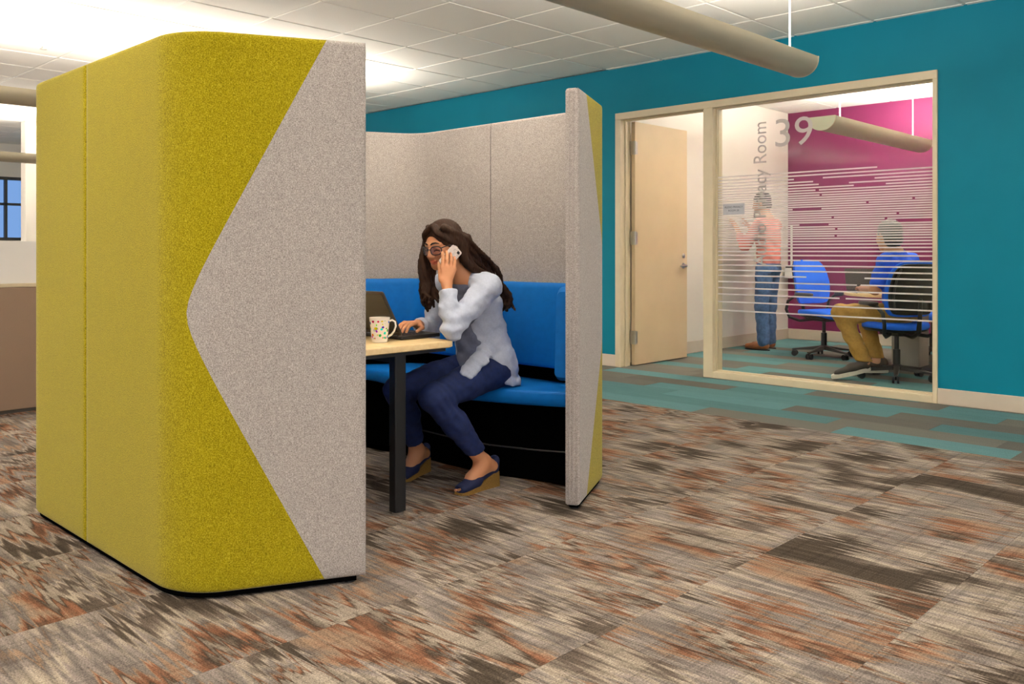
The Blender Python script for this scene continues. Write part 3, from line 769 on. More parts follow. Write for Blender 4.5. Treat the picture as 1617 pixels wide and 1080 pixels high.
def head(sd, F, kind='f', k=.012):
    g = F.sc; R3 = F.rot
    E = lambda c, r, k=k, sub=False: sd.ell(F(*c), [v*g for v in r], k, R3, sub)
    C = lambda a, b, ra, rb=None, k=k: sd.cap(F(*a), F(*b), ra*g, (rb or ra)*g, k)
    E((0, -.012, .03), (.073, .091, .084), .0)
    E((0, .028, -.028), (.060, .062, .078), .03)
    E((0, .058, -.086), (.026, .026, .020), .02)
    for s in (-1, 1):
        C((s*.054, -.002, -.035), (s*.020, .058, -.085), .018, .015, .025)
        E((s*.036, .060, -.026), (.022, .020, .022), .02)
        E((s*.031, .093, .004), (.019, .013, .011), .012, True)
        E((s*.031, .071, .003), (.0165, .0135, .0125), .004)
        C((s*.010, .086, .024), (s*.046, .068, .022), .0075, .0065, .012)
        E((s*.012, .097, -.033), (.0085, .010, .0075), .006)
        E((s*.073, -.012, -.004), (.009, .019, .030), .006)
    C((0, .086, .014), (0, .108, -.027), .0068, .0098, .010)
    E((0, .091, -.056), (.021, .0085, .0055), .005)
    E((0, .089, -.0665), (.018, .0095, .0068), .005)
    C((-.022, .0915, -.0612), (.022, .0915, -.0612), .0016, .0016, 0) if False else None

def hand(sd, wrist, Fh, spread=.6, curl=(.3, .5), k=.006, s=1.0, thumb=1, thumb_curl=.3, r=.0082, tdir=.8):
    """Fh: frame with f = finger direction, u = back of the hand; thumb=+1: thumb on the frame's left side."""
    P = lambda x, y, z: Fh(x*s, y*s, z*s)
    for i, x in enumerate((-.027, -.009, .009, .027)):
        sd.cap(wrist, P(x, .072, 0), .018*s, .0115*s, .010, (Fh.u, .75))
    for i, (x, L) in enumerate(zip((.029, .010, -.010, -.028), (.070, .078, .073, .058))):
        x = x*thumb; a = Vector(P(x, .075, 0)); ang = curl[0]; p = a; rr = r*s*(1 if i < 3 else .88)
        for j, fr in enumerate((.44, .31, .25)):
            d = Fh.f*math.cos(ang)-Fh.u*math.sin(ang)+Fh.l*(x*spread*4)*.15; d.normalize()
            q = p+d*L*s*fr*1.0; sd.cap(p, q, rr*(1-.06*j), rr*(1-.06*(j+1)), k if j == 0 else .003); p = q; ang += curl[1]
    t0 = Vector(P(.026*thumb, .018, -.004)); d = (Fh.f*.55+Fh.l*thumb*tdir-Fh.u*.25).normalized(); t1 = t0+d*.038*s
    d2 = (Fh.f*.9+Fh.l*thumb*(.45-thumb_curl)-Fh.u*thumb_curl).normalized(); t2 = t1+d2*.030*s; t3 = t2+(d2-Fh.u*.2*thumb_curl).normalized()*.024*s
    sd.cap(t0, t1, .0135*s, .0105*s, .010); sd.cap(t1, t2, .0102*s, .0092*s, .004); sd.cap(t2, t3, .0092*s, .0075*s, .003)

def folds(amp, sc, ph=0, ax=(1, .6, 1.4)):
    def fn(X, Y, Z):
        return amp*(np.sin(X*sc*ax[0]+np.sin(Z*sc*.7+ph)*1.7+Y*sc*.4)*.5+np.sin(Z*sc*ax[2]+np.sin(Y*sc*.9+ph)*1.5+X*sc*.5)*.5)
    return fn

# ------------------------------------------------------------------ the woman in the pod
M['skin1'] = skinmat('tan_skin', (206, 144, 102)); M['hair1'] = pm('dark_brown_hair', (52, 33, 22), .6, var=.35, scale=90, bump=.35, bscale=160, stretch=(1, 1, .15), spec=.18)
M['cardigan'] = pm('pale_blue_cardigan_knit', (184, 192, 210), .9, var=.06, scale=120, bump=.1, bscale=400, sheen=.2)
M['greytop'] = pm('slate_grey_top', (104, 110, 132), .9, var=.08, scale=80, bump=.08)
M['denim'] = pm('dark_blue_denim', (19, 37, 86), .85, var=.22, scale=45, bump=.12, bscale=500)
M['navy'] = pm('navy_shoe_canvas', (24, 34, 72), .8, var=.1, scale=200, bump=.1)
M['cork'] = pm('cork_wedge', (146, 112, 52), .8, var=.25, scale=220, bump=.15)
M['eye'] = pm('eye_white', (225, 218, 210), .2, var=.02, scale=50); M['iris'] = pm('dark_iris', (36, 24, 18), .15, var=.1, scale=300)
M['specs'] = pm('dark_spectacle_frame', (22, 18, 24), .3, var=.1, scale=90)
M['lens'] = glassmat('spectacle_lens', (.94, .94, 1.0), .5)
M['brow'] = pm('eyebrow_hair', (40, 26, 20), .7, var=.2, scale=400)

wo = empty('person', (-3.13, 3.0, 0))
tag(wo, 'woman in pale blue cardigan and jeans phoning at the maple table', 'person')
V_ = Vector
HF = Frame((-3.13, 2.748, 1.148), (.10, -.965, -.25), (0, -.25, .97), .97)
wj = dict(pel=(-3.13, 3.03, .545), waist=(-3.13, 3.01, .69), chest=(-3.13, 2.955, .84), nb=(-3.13, 2.885, .985),
          hL=(-3.045, 3.0, .535), hR=(-3.215, 3.0, .535), kL=(-3.0, 2.575, .462), kR=(-3.29, 2.60, .46), aL=(-2.972, 2.862, .125), aR=(-3.385, 2.80, .125),
          sL=(-2.985, 2.905, .95), sR=(-3.275, 2.89, .95), eL=(-2.945, 2.64, .772), eR=(-3.36, 2.86, .705), wL=(-3.012, 2.668, .968), wR=(-3.245, 2.69, .772))
b = SD((-3.5, 2.36, .0), (-2.82, 3.2, 1.30), .006, (1.0, 1.28, .0035))
# nonuniform x and y: fine around head and hands
b.ax[0] = np.unique(np.concatenate([np.arange(-3.5, -3.225, .006), np.arange(-3.225, -2.97, .0035), np.arange(-2.97, -2.82, .006)]).astype(np.float32))
b.ax[1] = np.unique(np.concatenate([np.arange(2.44, 2.85, .0035), np.arange(2.85, 3.2, .006)]).astype(np.float32))
b.f = np.full([len(a) for a in b.ax], 1.0, np.float32)
head(b, HF, 'f')
b.cap(HF(0, -.025, -.05), wj['nb'], .047, .052, .02)
b.chain([wj['nb'], wj['chest'], wj['waist'], wj['pel']], [.06, .095, .085, .10], .04)
for s in 'LR':
    b.cap(wj['nb'], wj['s'+s], .04, .042, .03); b.chain([wj['s'+s], wj['e'+s], wj['w'+s]], [.036, .033, .023], .015)
    b.chain([wj['h'+s], wj['k'+s], wj['a'+s]], [.07, .045, .033], .02)
def footframe(s):
    if s == 'L': return Frame((-2.977, 2.94, 0), (0.02, -1, 0), (0, 0, 1))
    return Frame((-3.42, 2.885, 0), (.33, -.95, 0), (0, 0, 1))
for s in 'LR':
    q = footframe(s)
    b.cap(wj['a'+s], q(0, .03, .10), .034, .03, .02); b.cap(q(0, .025, .095), q(0, .15, .065), .03, .03, .03, (q.u, .8)); b.cap(wj['a'+s], q(0, .14, .065), .030, .026, .03)
    b.cap(q(-.012, .14, .048), q(-.014, .205, .030), .022, .016, .015); b.cap(q(.012, .14, .048), q(.012, .212, .030), .022, .015, .015)
    for i, x in enumerate((.020, .007, -.004, -.014, -.023)):
        b.cap(q(x*(1 if s == 'R' else -1), .205-.006*i, .027), q(x*(1 if s == 'R' else -1), .236-.008*i, .020), .0085, .0075, .002)
# left hand round the phone, right hand on the keyboard
FL = Frame(wj['wL'], (-.13, .24, .96), (.93, -.30, .16))      # back of the hand towards the opening
hand(b, wj['wL'], FL, .2, (-.02, .30), thumb=1 if FL.l.y < 0 else -1, thumb_curl=.42, s=1.06, tdir=.02)
FR_ = Frame(wj['wR'], (.25, -.95, .12), (.05, .1, .98))
hand(b, wj['wR'], FR_, .8, (.35, .42), thumb=1, thumb_curl=.35)
def wtint(V):
    T = np.ones((len(V), 3), np.float32); P = V-np.array(HF.o)
    x = P@np.array(HF.l)/HF.sc; y = P@np.array(HF.f)/HF.sc; z = P@np.array(HF.u)/HF.sc
    lip = (np.abs(x) < .023) & (y > .078) & (((x/.024)**2+((z+.0612)/.0125)**2) < 1); T[lip] = (.80, .42, .46)
    lid = (np.abs(np.abs(x)-.031) < .018) & (y > .06) & (np.abs(z-.006) < .011); T[lid] = (.80, .74, .74)
    lash = (np.abs(np.abs(x)-.031) < .0165) & (y > .062) & (np.abs(z+.0035+((np.abs(x)-.031)/.03)**2*.02) < .0032); T[lash] = (.15, .11, .11)
    ck = np.exp(-(((np.abs(x)-.04)/.02)**2+((z+.03)/.02)**2))*(y > .04); T *= (1-np.stack([ck*.0, ck*.10, ck*.08], 1))
    return T
b.build('body', M['skin1'], wo, 1, wtint)
def place(mb, F): mb.v = [F(*p) for p in mb.v]; return mb
def kid(mb, name, mat, par, smooth=50):
    o = mb.build(name, mat, None, smooth); o.parent = par; o.matrix_parent_inverse = parent_inv(par); return o
for s in (-1, 1):
    m = MB(); pts = [(s*.010, .0935, .026), (s*.020, .0915, .0315), (s*.034, .0835, .033), (s*.048, .0705, .026)]
    m.tube(pts, [.0032, .0042, .0036, .0015], 8); kid(place(m, HF), 'eyebrow', M['brow'], wo)
# spectacles
sp_ = MB()
for s in (-1, 1):
    lp = []
    for i in range(20):
        a = 2*math.pi*i/20; x = .0265*math.copysign(abs(math.cos(a))**.8, math.cos(a)); z = .0205*math.copysign(abs(math.sin(a))**.8, math.sin(a))
        X = s*.0345+x; lp.append((X, .1035-.35*abs(X)*abs(X)/.06-.004, -.004+z))
    sp_.tube(lp, .0024, 8, closed=True)
    sp_.tube([(s*.058, .078, .006), (s*.068, .06, .008), (s*.078, .01, .006), (s*.078, -.02, -.004)], [.0028, .0026, .0022, .002], 8)
    ln = MB(); ln.rings([lp, [(x, y+.001, z) for x, y, z in lp]]); kid(place(ln, HF), 'spectacle_lens', M['lens'], wo)
sp_.tube([(-.010, .099, .002), (0, .104, .005), (.010, .099, .002)], .0022, 8)
kid(place(sp_, HF), 'spectacles', M['specs'], wo)
# hair
hsd = SD((-3.31, 2.60, .78), (-2.93, 3.15, 1.31), .0042)
hsd.ell(HF(0, -.020, .037), [.084, .099, .088], 0, HF.rot)
hsd.ell(HF(0, .115, -.018), [.064, .082, .090], .008, HF.rot, True)
hsd.ell(HF(0, .03, -.09), [.066, .10, .075], .008, HF.rot, True)
rh = random.Random(3)
def lock(p, r0, r1, wob, k=.004):
    p = [V_(q) for q in p]; n = 15; out = []
    ph = rh.uniform(0, 6.28); ph2 = rh.uniform(0, 6.28)
    for i in range(n+1):
        t = i/n*(len(p)-1); j = min(int(t), len(p)-2); u = t-j
        p0 = p[max(j-1, 0)]; p1 = p[j]; p2 = p[j+1]; p3 = p[min(j+2, len(p)-1)]
        c = .5*((2*p1)+(p2-p0)*u+(2*p0-5*p1+4*p2-p3)*u*u+(-p0+3*p1-3*p2+p3)*u**3)
        a = wob*(i/n)
        out.append(tuple(c+V_((math.sin(ph+i*.85), math.cos(ph2+i*.75), math.sin(ph2+i*.6)*.4))*a))
    hsd.chain(out, [r0+(r1-r0)*(i/n)**1.5 for i in range(n+1)], k)
for i in range(34):      # over the near side, swept back behind the shoulder
    a = i/33; u = rh.uniform(0, 1)
    st = HF(.05*math.cos(a*3.0)+.012, .045-.11*a, .095-.05*a+.02*math.sin(a*3))
    m1 = HF(.078-.07*a*u, -.045-.055*a, .02+.02*u)
    m2 = (-3.055-.10*u+rh.uniform(-.012, .012), 2.885+.055*a*u+rh.uniform(-.02, .035), 1.085+.045*a)
    m3 = (-3.06-.10*u, 2.985+.04*rh.random()+.025*a, 1.0+.035*a)
    en = (-3.03-.12*u, 3.075+rh.uniform(-.012, .03), .86+rh.uniform(-.02, .06))
    lock([st, m1, m2, m3, en], .0135, .006, .018)
for i in range(26):      # over the far side, hanging in front of the other shoulder
    a = i/25; u = rh.random()
    st = HF(-.02-.05*a, .055-.10*a, .105-.045*a)
    m1 = HF(-.078-.008*u, .045-.06*a, .015)
    m2 = (-3.215+rh.uniform(-.018, .02), 2.685+.08*a, 1.06)
    m3 = (-3.215+.035*u, 2.68+.07*a+rh.uniform(-.01, .01), .955)
    en = (-3.205+.05*u, 2.685+.06*a, .855+rh.uniform(-.02, .05))
    lock([st, m1, m2, m3, en], .0135, .007, .015)
for i in range(26):      # past the ear and over the near shoulder blade
    u = rh.random(); v = rh.random()
    lock([HF(.070, .0-.05*u, .06-.02*v), HF(.084, -.03-.03*u, -.01), (-3.045-.02*v, 2.805+.045*u, 1.075), (-3.035-.03*v, 2.885+.045*u, 1.02), (-3.02-.05*v, 2.99+.03*u, .985-.02*v), (-3.0-.06*v, 3.065+.02*u, .90), (-2.995-.08*v, 3.06+.03*u, .82+.05*rh.random())], .013, .006, .016)
for i in range(10):      # the fringe swept across the forehead to both sides
    a = i/9
    lock([HF(.012, .060-.02*a, .112-.006*a), HF(.038, .072-.03*a, .082), HF(.066, .045-.03*a, .045), HF(.080, .0-.02*a, .0)], .010, .008, .003)
    lock([HF(.008, .062-.02*a, .112-.006*a), HF(-.026, .078-.03*a, .084), HF(-.060, .058-.03*a, .040), HF(-.078, .03-.02*a, -.03)], .010, .009, .003)
hsd.disp(lambda X, Y, Z: .0012*np.sin((X*1.2+Y)*420+np.sin(Z*40)*3))
hsd.build('hair', M['hair1'], wo, 1)
# inner top
t_ = SD((-3.33, 2.78, .50), (-2.93, 3.12, 1.0), .006)
t_.chain([(-3.13, 2.90, .955), wj['chest'], (-3.13, 2.985, .70), (-3.13, 2.99, .57)], [.085, .112, .112, .118], .04, ((0, 1, 0), .92))
for s_ in (-1, 1): t_.ell((-3.13+s_*.062, 2.872, .845), (.055, .05, .055), .03)
t_.disp(folds(.004, 60, 1)); t_.build('grey_top', M['greytop'], wo, 1)
# cardigan
c_ = SD((-3.45, 2.55, .42), (-2.85, 3.20, 1.02), .0055)
c_.chain([(-3.13, 2.915, .975), (-3.13, 2.962, .85), (-3.13, 3.0, .70), (-3.13, 3.03, .58), (-3.13, 3.045, .50)], [.085, .128, .128, .145, .155], .04, ((0, 1, 0), .90))
for s in 'LR': c_.cap((-3.13, 2.91, .975), wj['s'+s], .055, .062, .04)
c_.boxsub((-3.13, 2.80, .7), (.050, .17, .40), k=.012)                         # open front
c_.ell((-3.13, 2.80, 1.0), (.075, .12, .10), .012, None, True)
c_.plane((0, 3.0, .485), (0, -.25, -1), .004)
c_.cap((-3.0, 2.90, .63), (-2.985, 2.76, .545), .045, .034, .03, ((.2, .3, .9), .45))     # front flap lying on the thigh
c_.cap((-2.995, 3.03, .60), (-2.985, 3.075, .475), .05, .042, .03, ((1, 0, 0), .6))       # side hem hanging over the seat
c_.plane((0, 3.0, .468), (0, 0, -1), .003)
for s in 'LR':
    P = V_(wj['e'+s]); Wr = V_(wj['w'+s]); cuff = P+(Wr-P)*.80
    c_.chain([wj['s'+s], tuple(V_(wj['s'+s])*.5+P*.5), tuple(P), tuple(P*.5+cuff*.5), tuple(cuff)], [.064, .054, .047, .045, .041], .02)
cd = [(V_(wj['e'+s]), V_(wj['w'+s])) for s in 'LR']
def cfold(X, Y, Z):
    d = folds(.005, 48, .6)(X, Y, Z)+folds(.002, 120, 2.)(X, Y, Z)
    for e, w in cd:
        ax = (w-e).normalized(); t = (X-e.x)*ax.x+(Y-e.y)*ax.y+(Z-e.z)*ax.z; r2 = (X-e.x)**2+(Y-e.y)**2+(Z-e.z)**2
        d = d+.0048*np.sin(t*120+X*40-Y*25)*np.exp(-r2/.014)
    return d
c_.disp(cfold)
for s in 'LR':
    e, w = V_(wj['e'+s]), V_(wj['w'+s]); n = (w-e).normalized(); p = e+n*(w-e).length*.86
    q = c_.sl(tuple(p-V_((.09,)*3)), tuple(p+V_((.09,)*3))); X, Y, Z = c_.grid(q)
    d = -((X-p.x)*n.x+(Y-p.y)*n.y+(Z-p.z)*n.z); c_.merge(q, d.astype(np.float32), .003, True)
c_.build('cardigan', M['cardigan'], wo, 1)
# jeans
j_ = SD((-3.47, 2.48, .15), (-2.88, 3.20, .70), .006)
j_.ell((-3.13, 3.05, .545), (.165, .115, .10), .03)
j_.chain([(-3.13, 3.03, .56), (-3.13, 3.01, .64)], [.12, .11], .03)
for s in 'LR': j_.chain([wj['h'+s], tuple(V_(wj['h'+s])*.5+V_(wj['k'+s])*.5), wj['k'+s], tuple(V_(wj['k'+s])*.6+V_(wj['a'+s])*.4+V_((0, .012, 0))), wj['a'+s]], [.088, .078, .062, .059, .042], .025)
j_.disp(folds(.0025, 75, 2))
kd = [V_(wj['k'+s]) for s in 'LR']
j_.disp(lambda X, Y, Z: sum(.004*np.sin((Z*.8+Y)*150)*np.exp(-((X-k.x)**2+(Y-k.y-.05)**2+(Z-k.z+.03)**2)/.006) for k in kd))
j_.plane((0, 2.82, .185), (0, .35, -1), .003)
j_.build('jeans', M['denim'], wo, 1)
# shoes
for s in 'LR':
    q = footframe(s)
    wd = MB(); prof = [(-.012, 0), (.10, 0), (.20, 0), (.238, .002), (.238, .012), (.19, .017), (.13, .030), (.08, .052), (.03, .070), (-.008, .072)]
    half = [.026, .027, .036, .024, .024, .036, .034, .030, .028, .026]
    wd.rings([[q(-h_, y, z) for (y, z), h_ in zip(prof, half)], [q(-h_*.3, y, z) for (y, z), h_ in zip(prof, half)], [q(h_*.3, y, z) for (y, z), h_ in zip(prof, half)], [q(h_, y, z) for (y, z), h_ in zip(prof, half)]])
    so = kid(wd, 'shoe', M['cork'], wo, 30); recalc(so)
    u = SD(tuple(min(q(-.07, -.05, 0)[i], q(.07, .28, 0)[i])-.06*(i < 2) for i in range(3)), tuple(max(q(-.07, -.05, .16)[i], q(.07, .28, .16)[i])+.06*(i < 2) for i in range(3)), .004)
    u.cap(q(0, .02, .088), q(0, .14, .060), .034, .036, .02, (q.u, .85)); u.cap(q(-.010, .14, .044), q(-.010, .215, .028), .031, .024, .02, (q.u, .8)); u.cap(q(.010, .14, .044), q(.010, .215, .028), .031, .024, .02, (q.u, .8))
    u.cap(q(0, .012, .085), q(0, .0, .12), .030, .026, .01)
    u.ell(q(0, .085, .135), (.030, .075, .062), .006, q.rot, True); u.ell(q(0, .25, .028), (.02, .028, .014), .004, q.rot, True)
    u.plane(q(0, .1, .052), tuple(-(q.u*1.0+q.f*.42).normalized()), .003) if False else None
    uo = u.build('shoe_upper', M['navy'], None, 1); uo.parent = so; pass
# phone held to her ear
M['phone'] = pm('white_patterned_phone_case', (226, 214, 208), .35, var=.18, scale=120)
phn = MB(); phn.prism(rrect(-.031, -.062, .031, .062, .009), -.0045, .0045)
po = phn.build('mobile_phone', M['phone'], None, None, .002)
axl = V_((0.02, .75, .66)).normalized(); nrm = V_((.97, -.2, .1)); nrm = (nrm-axl*nrm.dot(axl)).normalized(); sd_ = axl.cross(nrm)
po.matrix_world = Matrix(((sd_.x, axl.x, nrm.x, -3.049), (sd_.y, axl.y, nrm.y, 2.722), (sd_.z, axl.z, nrm.z, 1.094), (0, 0, 0, 1)))
MB().prism(rrect(-.028, -.058, .028, .058, .006), -.0052, -.0046).build('screen', M['screen'], po)
MB().prism(rrect(.008, .038, .022, .052, .004), .0046, .0058).build('camera_lens', M['blackplastic'], po)
tag(po, 'white patterned phone held to the ear of the woman', 'phone')
# ------------------------------------------------------------------ task chairs
def task_chair():
    c = empty('task_chair')
    MB().lathe([(.045, .085), (.05, .10), (.042, .125), (.03, .13), (.03, .26), (.019, .262), (.019, .41)], n=20).build('gas_column', M['blackplastic'], c, 40)
    for i in range(5):
        a = R(90+72*i); d = (math.cos(a), math.sin(a)); n = (-d[1], d[0])
        m = MB(); rs = []
        for r_, hw, z0, z1 in ((.035, .026, .082, .125), (.16, .021, .074, .104), (.30, .017, .066, .084), (.325, .012, .066, .080)):
            rs.append([(d[0]*r_+n[0]*s*hw, d[1]*r_+n[1]*s*hw, z) for s, z in ((-1, z0), (1, z0), (1, z1-.006), (.55, z1), (-.55, z1), (-1, z1-.006))])
        m.rings(rs); lg = m.build('leg', M['darkgrey'], c, 40)
        m = MB(); p = (d[0]*.30, d[1]*.30)
        m.cyl((p[0], p[1], .05), (p[0], p[1], .075), .008)
        for s in (-1, 1): m.cyl((p[0]+n[0]*s*.010, p[1]+n[1]*s*.010, .030), (p[0]+n[0]*s*.028, p[1]+n[1]*s*.028, .030), .030, 16)
        m.tube([(p[0]-d[0]*.031, p[1]-d[1]*.031, .03), (p[0]-d[0]*.022, p[1]-d[1]*.022, .052), (p[0], p[1], .062), (p[0]+d[0]*.024, p[1]+d[1]*.024, .052)], .009, 8)
        m.build('caster', M['blackplastic'], lg, 40)
    MB().prism(rrect(-.10, -.14, .10, .12, .03), .385, .425).build('tilt_mechanism', M['blackplastic'], c, bevel=.012)
    def se(w_, d_, y0, n=40, e=3.2):
        return [(w_*math.copysign(abs(math.cos(t))**(2/e), math.cos(t)), y0+d_*math.copysign(abs(math.sin(t))**(2/e), math.sin(t))) for t in [2*math.pi*i/n for i in range(n)]]
    def sz(p, z): return (p[0], p[1], z-.035*max(0, (p[1]-.12)/.14)**2+.012*(abs(p[0])/.25)**2)
    m = MB(); m.rings([[sz(p, z) for p in se(.25*s, .235*s, .02)] for z, s in ((.442, .97), (.455, 1.0), (.478, 1.0), (.493, .96), (.498, .86))]); m.build('seat', M['chairblue'], c, 50)
    m = MB(); m.rings([[sz(p, z) for p in se(.25*s, .235*s, .02)] for z, s in ((.415, .7), (.425, .92), (.4415, .97))]); m.build('seat_shell', M['blackplastic'], c, 50)
    # backrest: blue pad in front, dark shell behind
    def bk(u, v, off):      # u -1..1, v 0..1
        hw = .235*(1-.22*abs(v-.45)**1.6*2.0)*(1 if v < .75 else 1-.12*((v-.75)/.25)**2)
        y = -.215-.10*v-.05*math.sin(v*math.pi)*-1*.6+.055*u*u
        return (u*hw, y-off, .56+.47*v)
    def slab(o0, o1, inset, name, mat):
        nu, nv = 14, 14; m = MB(); v = []; f = []
        for o in (o0, o1):
            for i in range(nv+1):
                for j in range(nu+1):
                    u = -1+2*j/nu; w_ = i/nv
                    ee = abs(u)**6*.0+0
                    sq = 1-.10*abs(2*w_-1)**8
                    v.append(bk(u*sq*inset, .5+(w_-.5)*inset*(1-.06*abs(u)**8), o))
        n = (nu+1)*(nv+1)
        q = lambda i, j, k: k*n+i*(nu+1)+j
        for i in range(nv):
            for j in range(nu): f += [(q(i, j, 0), q(i, j+1, 0), q(i+1, j+1, 0), q(i+1, j, 0))[::-1], (q(i, j, 1), q(i, j+1, 1), q(i+1, j+1, 1), q(i+1, j, 1))]
        for i in range(nv): f += [(q(i, 0, 0), q(i+1, 0, 0), q(i+1, 0, 1), q(i, 0, 1)), (q(i, nu, 1), q(i+1, nu, 1), q(i+1, nu, 0), q(i, nu, 0))]
        for j in range(nu): f += [(q(0, j, 1), q(0, j+1, 1), q(0, j+1, 0), q(0, j, 0)), (q(nv, j, 0), q(nv, j+1, 0), q(nv, j+1, 1), q(nv, j, 1))]
        m.add(v, f); o = m.build(name, mat, c, 45, .008, 3); recalc(o); return o
    slab(-.020, .012, 1.0, 'backrest', M['chairblue'])
    sh = slab(.0125, .034, .93, 'back_shell', M['blackplastic'])
    for s in (-1, 1):
        MB().tube([bk(s*.8, v/8, .042) for v in range(1, 8)], .009, 8).build('shell_rib', M['darkgrey'], sh, 60)
    MB().tube([(0, -.08, .40), (0, -.22, .385), (0, -.30, .43), (0, -.315, .56), (0, -.325, .72)], [.022, .024, .024, .020, .016], 10, flat=.6).build('back_spine', M['blackplastic'], c, 60)
    for s in (-1, 1):
        m = MB(); m.rings([[(s*.275+x, y, z) for x, y in se(.042*k_, .125*k_, .0, 28, 2.6)] for z, k_ in ((.655, .9), (.662, 1.0), (.678, 1.0), (.686, .88))]); ar = m.build('armrest', M['darkgrey'], c, 50)
        MB().tube([(s*.10, -.06, .40), (s*.20, -.14, .385), (s*.272, -.22, .42), (s*.288, -.25, .50), (s*.285, -.225, .59), (s*.278, -.13, .645), (s*.275, -.02, .655)], [.014, .015, .016, .016, .016, .015, .012], 10).build('arm_support', M['blackplastic'], ar, 60)
    return c
CG = 'blue task chairs in the glazed room'
chA = task_chair(); tag(chA, 'empty blue task chair between the standing man and the round table', 'chair', CG)
chA.location = (-4.08, 8.93, 0); chA.rotation_euler = (0, 0, math.atan2(-.93, -.37))
chB = copy_tree(chA); tag(chB, 'blue task chair with dark shell under the seated man', 'chair', CG); chB.location = (-2.93, 7.86, 0); chB.rotation_euler = (0, 0, math.atan2(.82, .57))
chC = copy_tree(chA); tag(chC, 'blue task chair behind the round table, mostly hidden by the seated man', 'chair', CG); chC.location = (-3.22, 9.62, 0); chC.rotation_euler = (0, 0, R(172))
# round table
rt = empty('round_table', (-3.13, 8.74, 0))
MB().lathe([(.585, .69), (.60, .694), (.60, .716), (.596, .72), (.001, .72)], n=64).build('table_top', M['maple'], rt, 40)
M['tabgrey'] = pm('grey_pedestal_laminate', (150, 144, 134), .5, var=.04, scale=10)
MB().box((-.13, -.13, .02), (.13, .13, .68)).build('pedestal', M['tabgrey'], rt, bevel=.008)
MB().prism(rrect(-.28, -.28, .28, .28, .05), .0, .02).build('base_plate', M['darkgrey'], rt, bevel=.004)
MB().prism(rrect(-.2, -.2, .2, .2, .03), .68, .69).build('mounting_plate', M['darkgrey'], rt)
tag(rt, 'round maple table on a square grey pedestal in the glazed room', 'table')
laptop((-3.50, 8.54, .72), R(222), 108, .33, .225, 'dark laptop open on the round table in front of the seated man')
# wall box and raceway, plaque
wbx = empty('wall_dispenser', (-5.275, 10.46, .78))
MB().prism(rrect(.0, -.07, .11, .09, .02), 0, .13).build('body', M['white_gloss'], wbx, bevel=.008)
MB().prism(rrect(.006, -.05, .10, .07, .015), .13, .15).build('dark_top', M['darkgrey'], wbx, bevel=.003)
tag(wbx, 'small white dispenser box in the corner behind the standing man', 'dispenser')
rc = MB().box((-5.262, 10.538, .932), (-5.235, 10.55, 1.45)).build('cable_raceway', M['white_gloss'], bevel=.003); tag(rc, 'thin white cable raceway above the white dispenser box', 'raceway')
M['plaque'] = pm('grey_plaque', (176, 178, 186), .4, var=.04, scale=20); M['plaqtext'] = pm('dark_plaque_print', (40, 42, 52), .5, var=.03, scale=40)
pq = MB().box((-4.05, GYL-.007, 1.442), (-3.842, GYL-.0015, 1.538)).build('room_plaque', M['plaque'], bevel=.001)
tag(pq, 'small grey room plaque with two lines of print on the window', 'sign')
text_mesh('plaque_print', 'AUDIO PRIVACY', .017, M['plaqtext'], pq, (-3.946, GYL-.0074, 1.500), (R(90), 0, 0), width=.178, align='CENTER')
text_mesh('plaque_print', 'ROOM 39', .017, M['plaqtext'], pq, (-3.946, GYL-.0074, 1.470), (R(90), 0, 0), width=.102, align='CENTER')

# ------------------------------------------------------------------ the two men
M['skin2'] = skinmat('light_brown_skin', (196, 140, 106)); M['hair2'] = pm('black_hair', (26, 22, 20), .5, var=.3, scale=120, bump=.3, bscale=200)
M['pink'] = pm('salmon_shirt_cotton', (206, 122, 112), .9, var=.08, scale=60, bump=.1); M['jean2'] = pm('mid_blue_denim', (70, 98, 140), .9, var=.2, scale=40, bump=.1)
M['tanshoe'] = pm('tan_leather', (150, 88, 52), .4, var=.12, scale=40); M['royal'] = pm('royal_blue_shirt', (20, 84, 214), .85, var=.06, scale=70, bump=.1)
M['khaki'] = pm('khaki_cotton', (166, 128, 58), .9, var=.1, scale=50, bump=.1); M['sneak'] = pm('brown_sneaker_canvas', (66, 58, 50), .85, var=.12, scale=120); M['sole'] = pm('off_white_rubber', (226, 220, 204), .6, var=.04, scale=60)
def torso_frame(f): f = Vector(f).normalized(); return f, Vector((0, 0, 1)).cross(f)
def shortcut_head(sd, F):
    head(sd, F, 'm', .014)
def man_hair(name, F, mat, par, front=.06):
    h = SD(tuple(F.o-Vector((.15,)*3)), tuple(F.o+Vector((.15,)*3)), .005)
    g = F.sc; S = lambda *r: [v*g for v in r]
    h.ell(F(0, -.018, .040), S(.082, .098, .084), 0, F.rot); h.ell(F(0, -.055, -.03), S(.072, .052, .062), .02, F.rot)
    h.ell(F(0, .115, -.02), S(.075, .085, .088), .008, F.rot, True); h.ell(F(0, .045, -.08), S(.11, .085, .075), .006, F.rot, True)
    h.ell(F(0, -.05, -.175), S(.12, .12, .085), .006, F.rot, True)
    h.disp(folds(.0025, 190, 1)); return h.build(name, mat, par, 1)

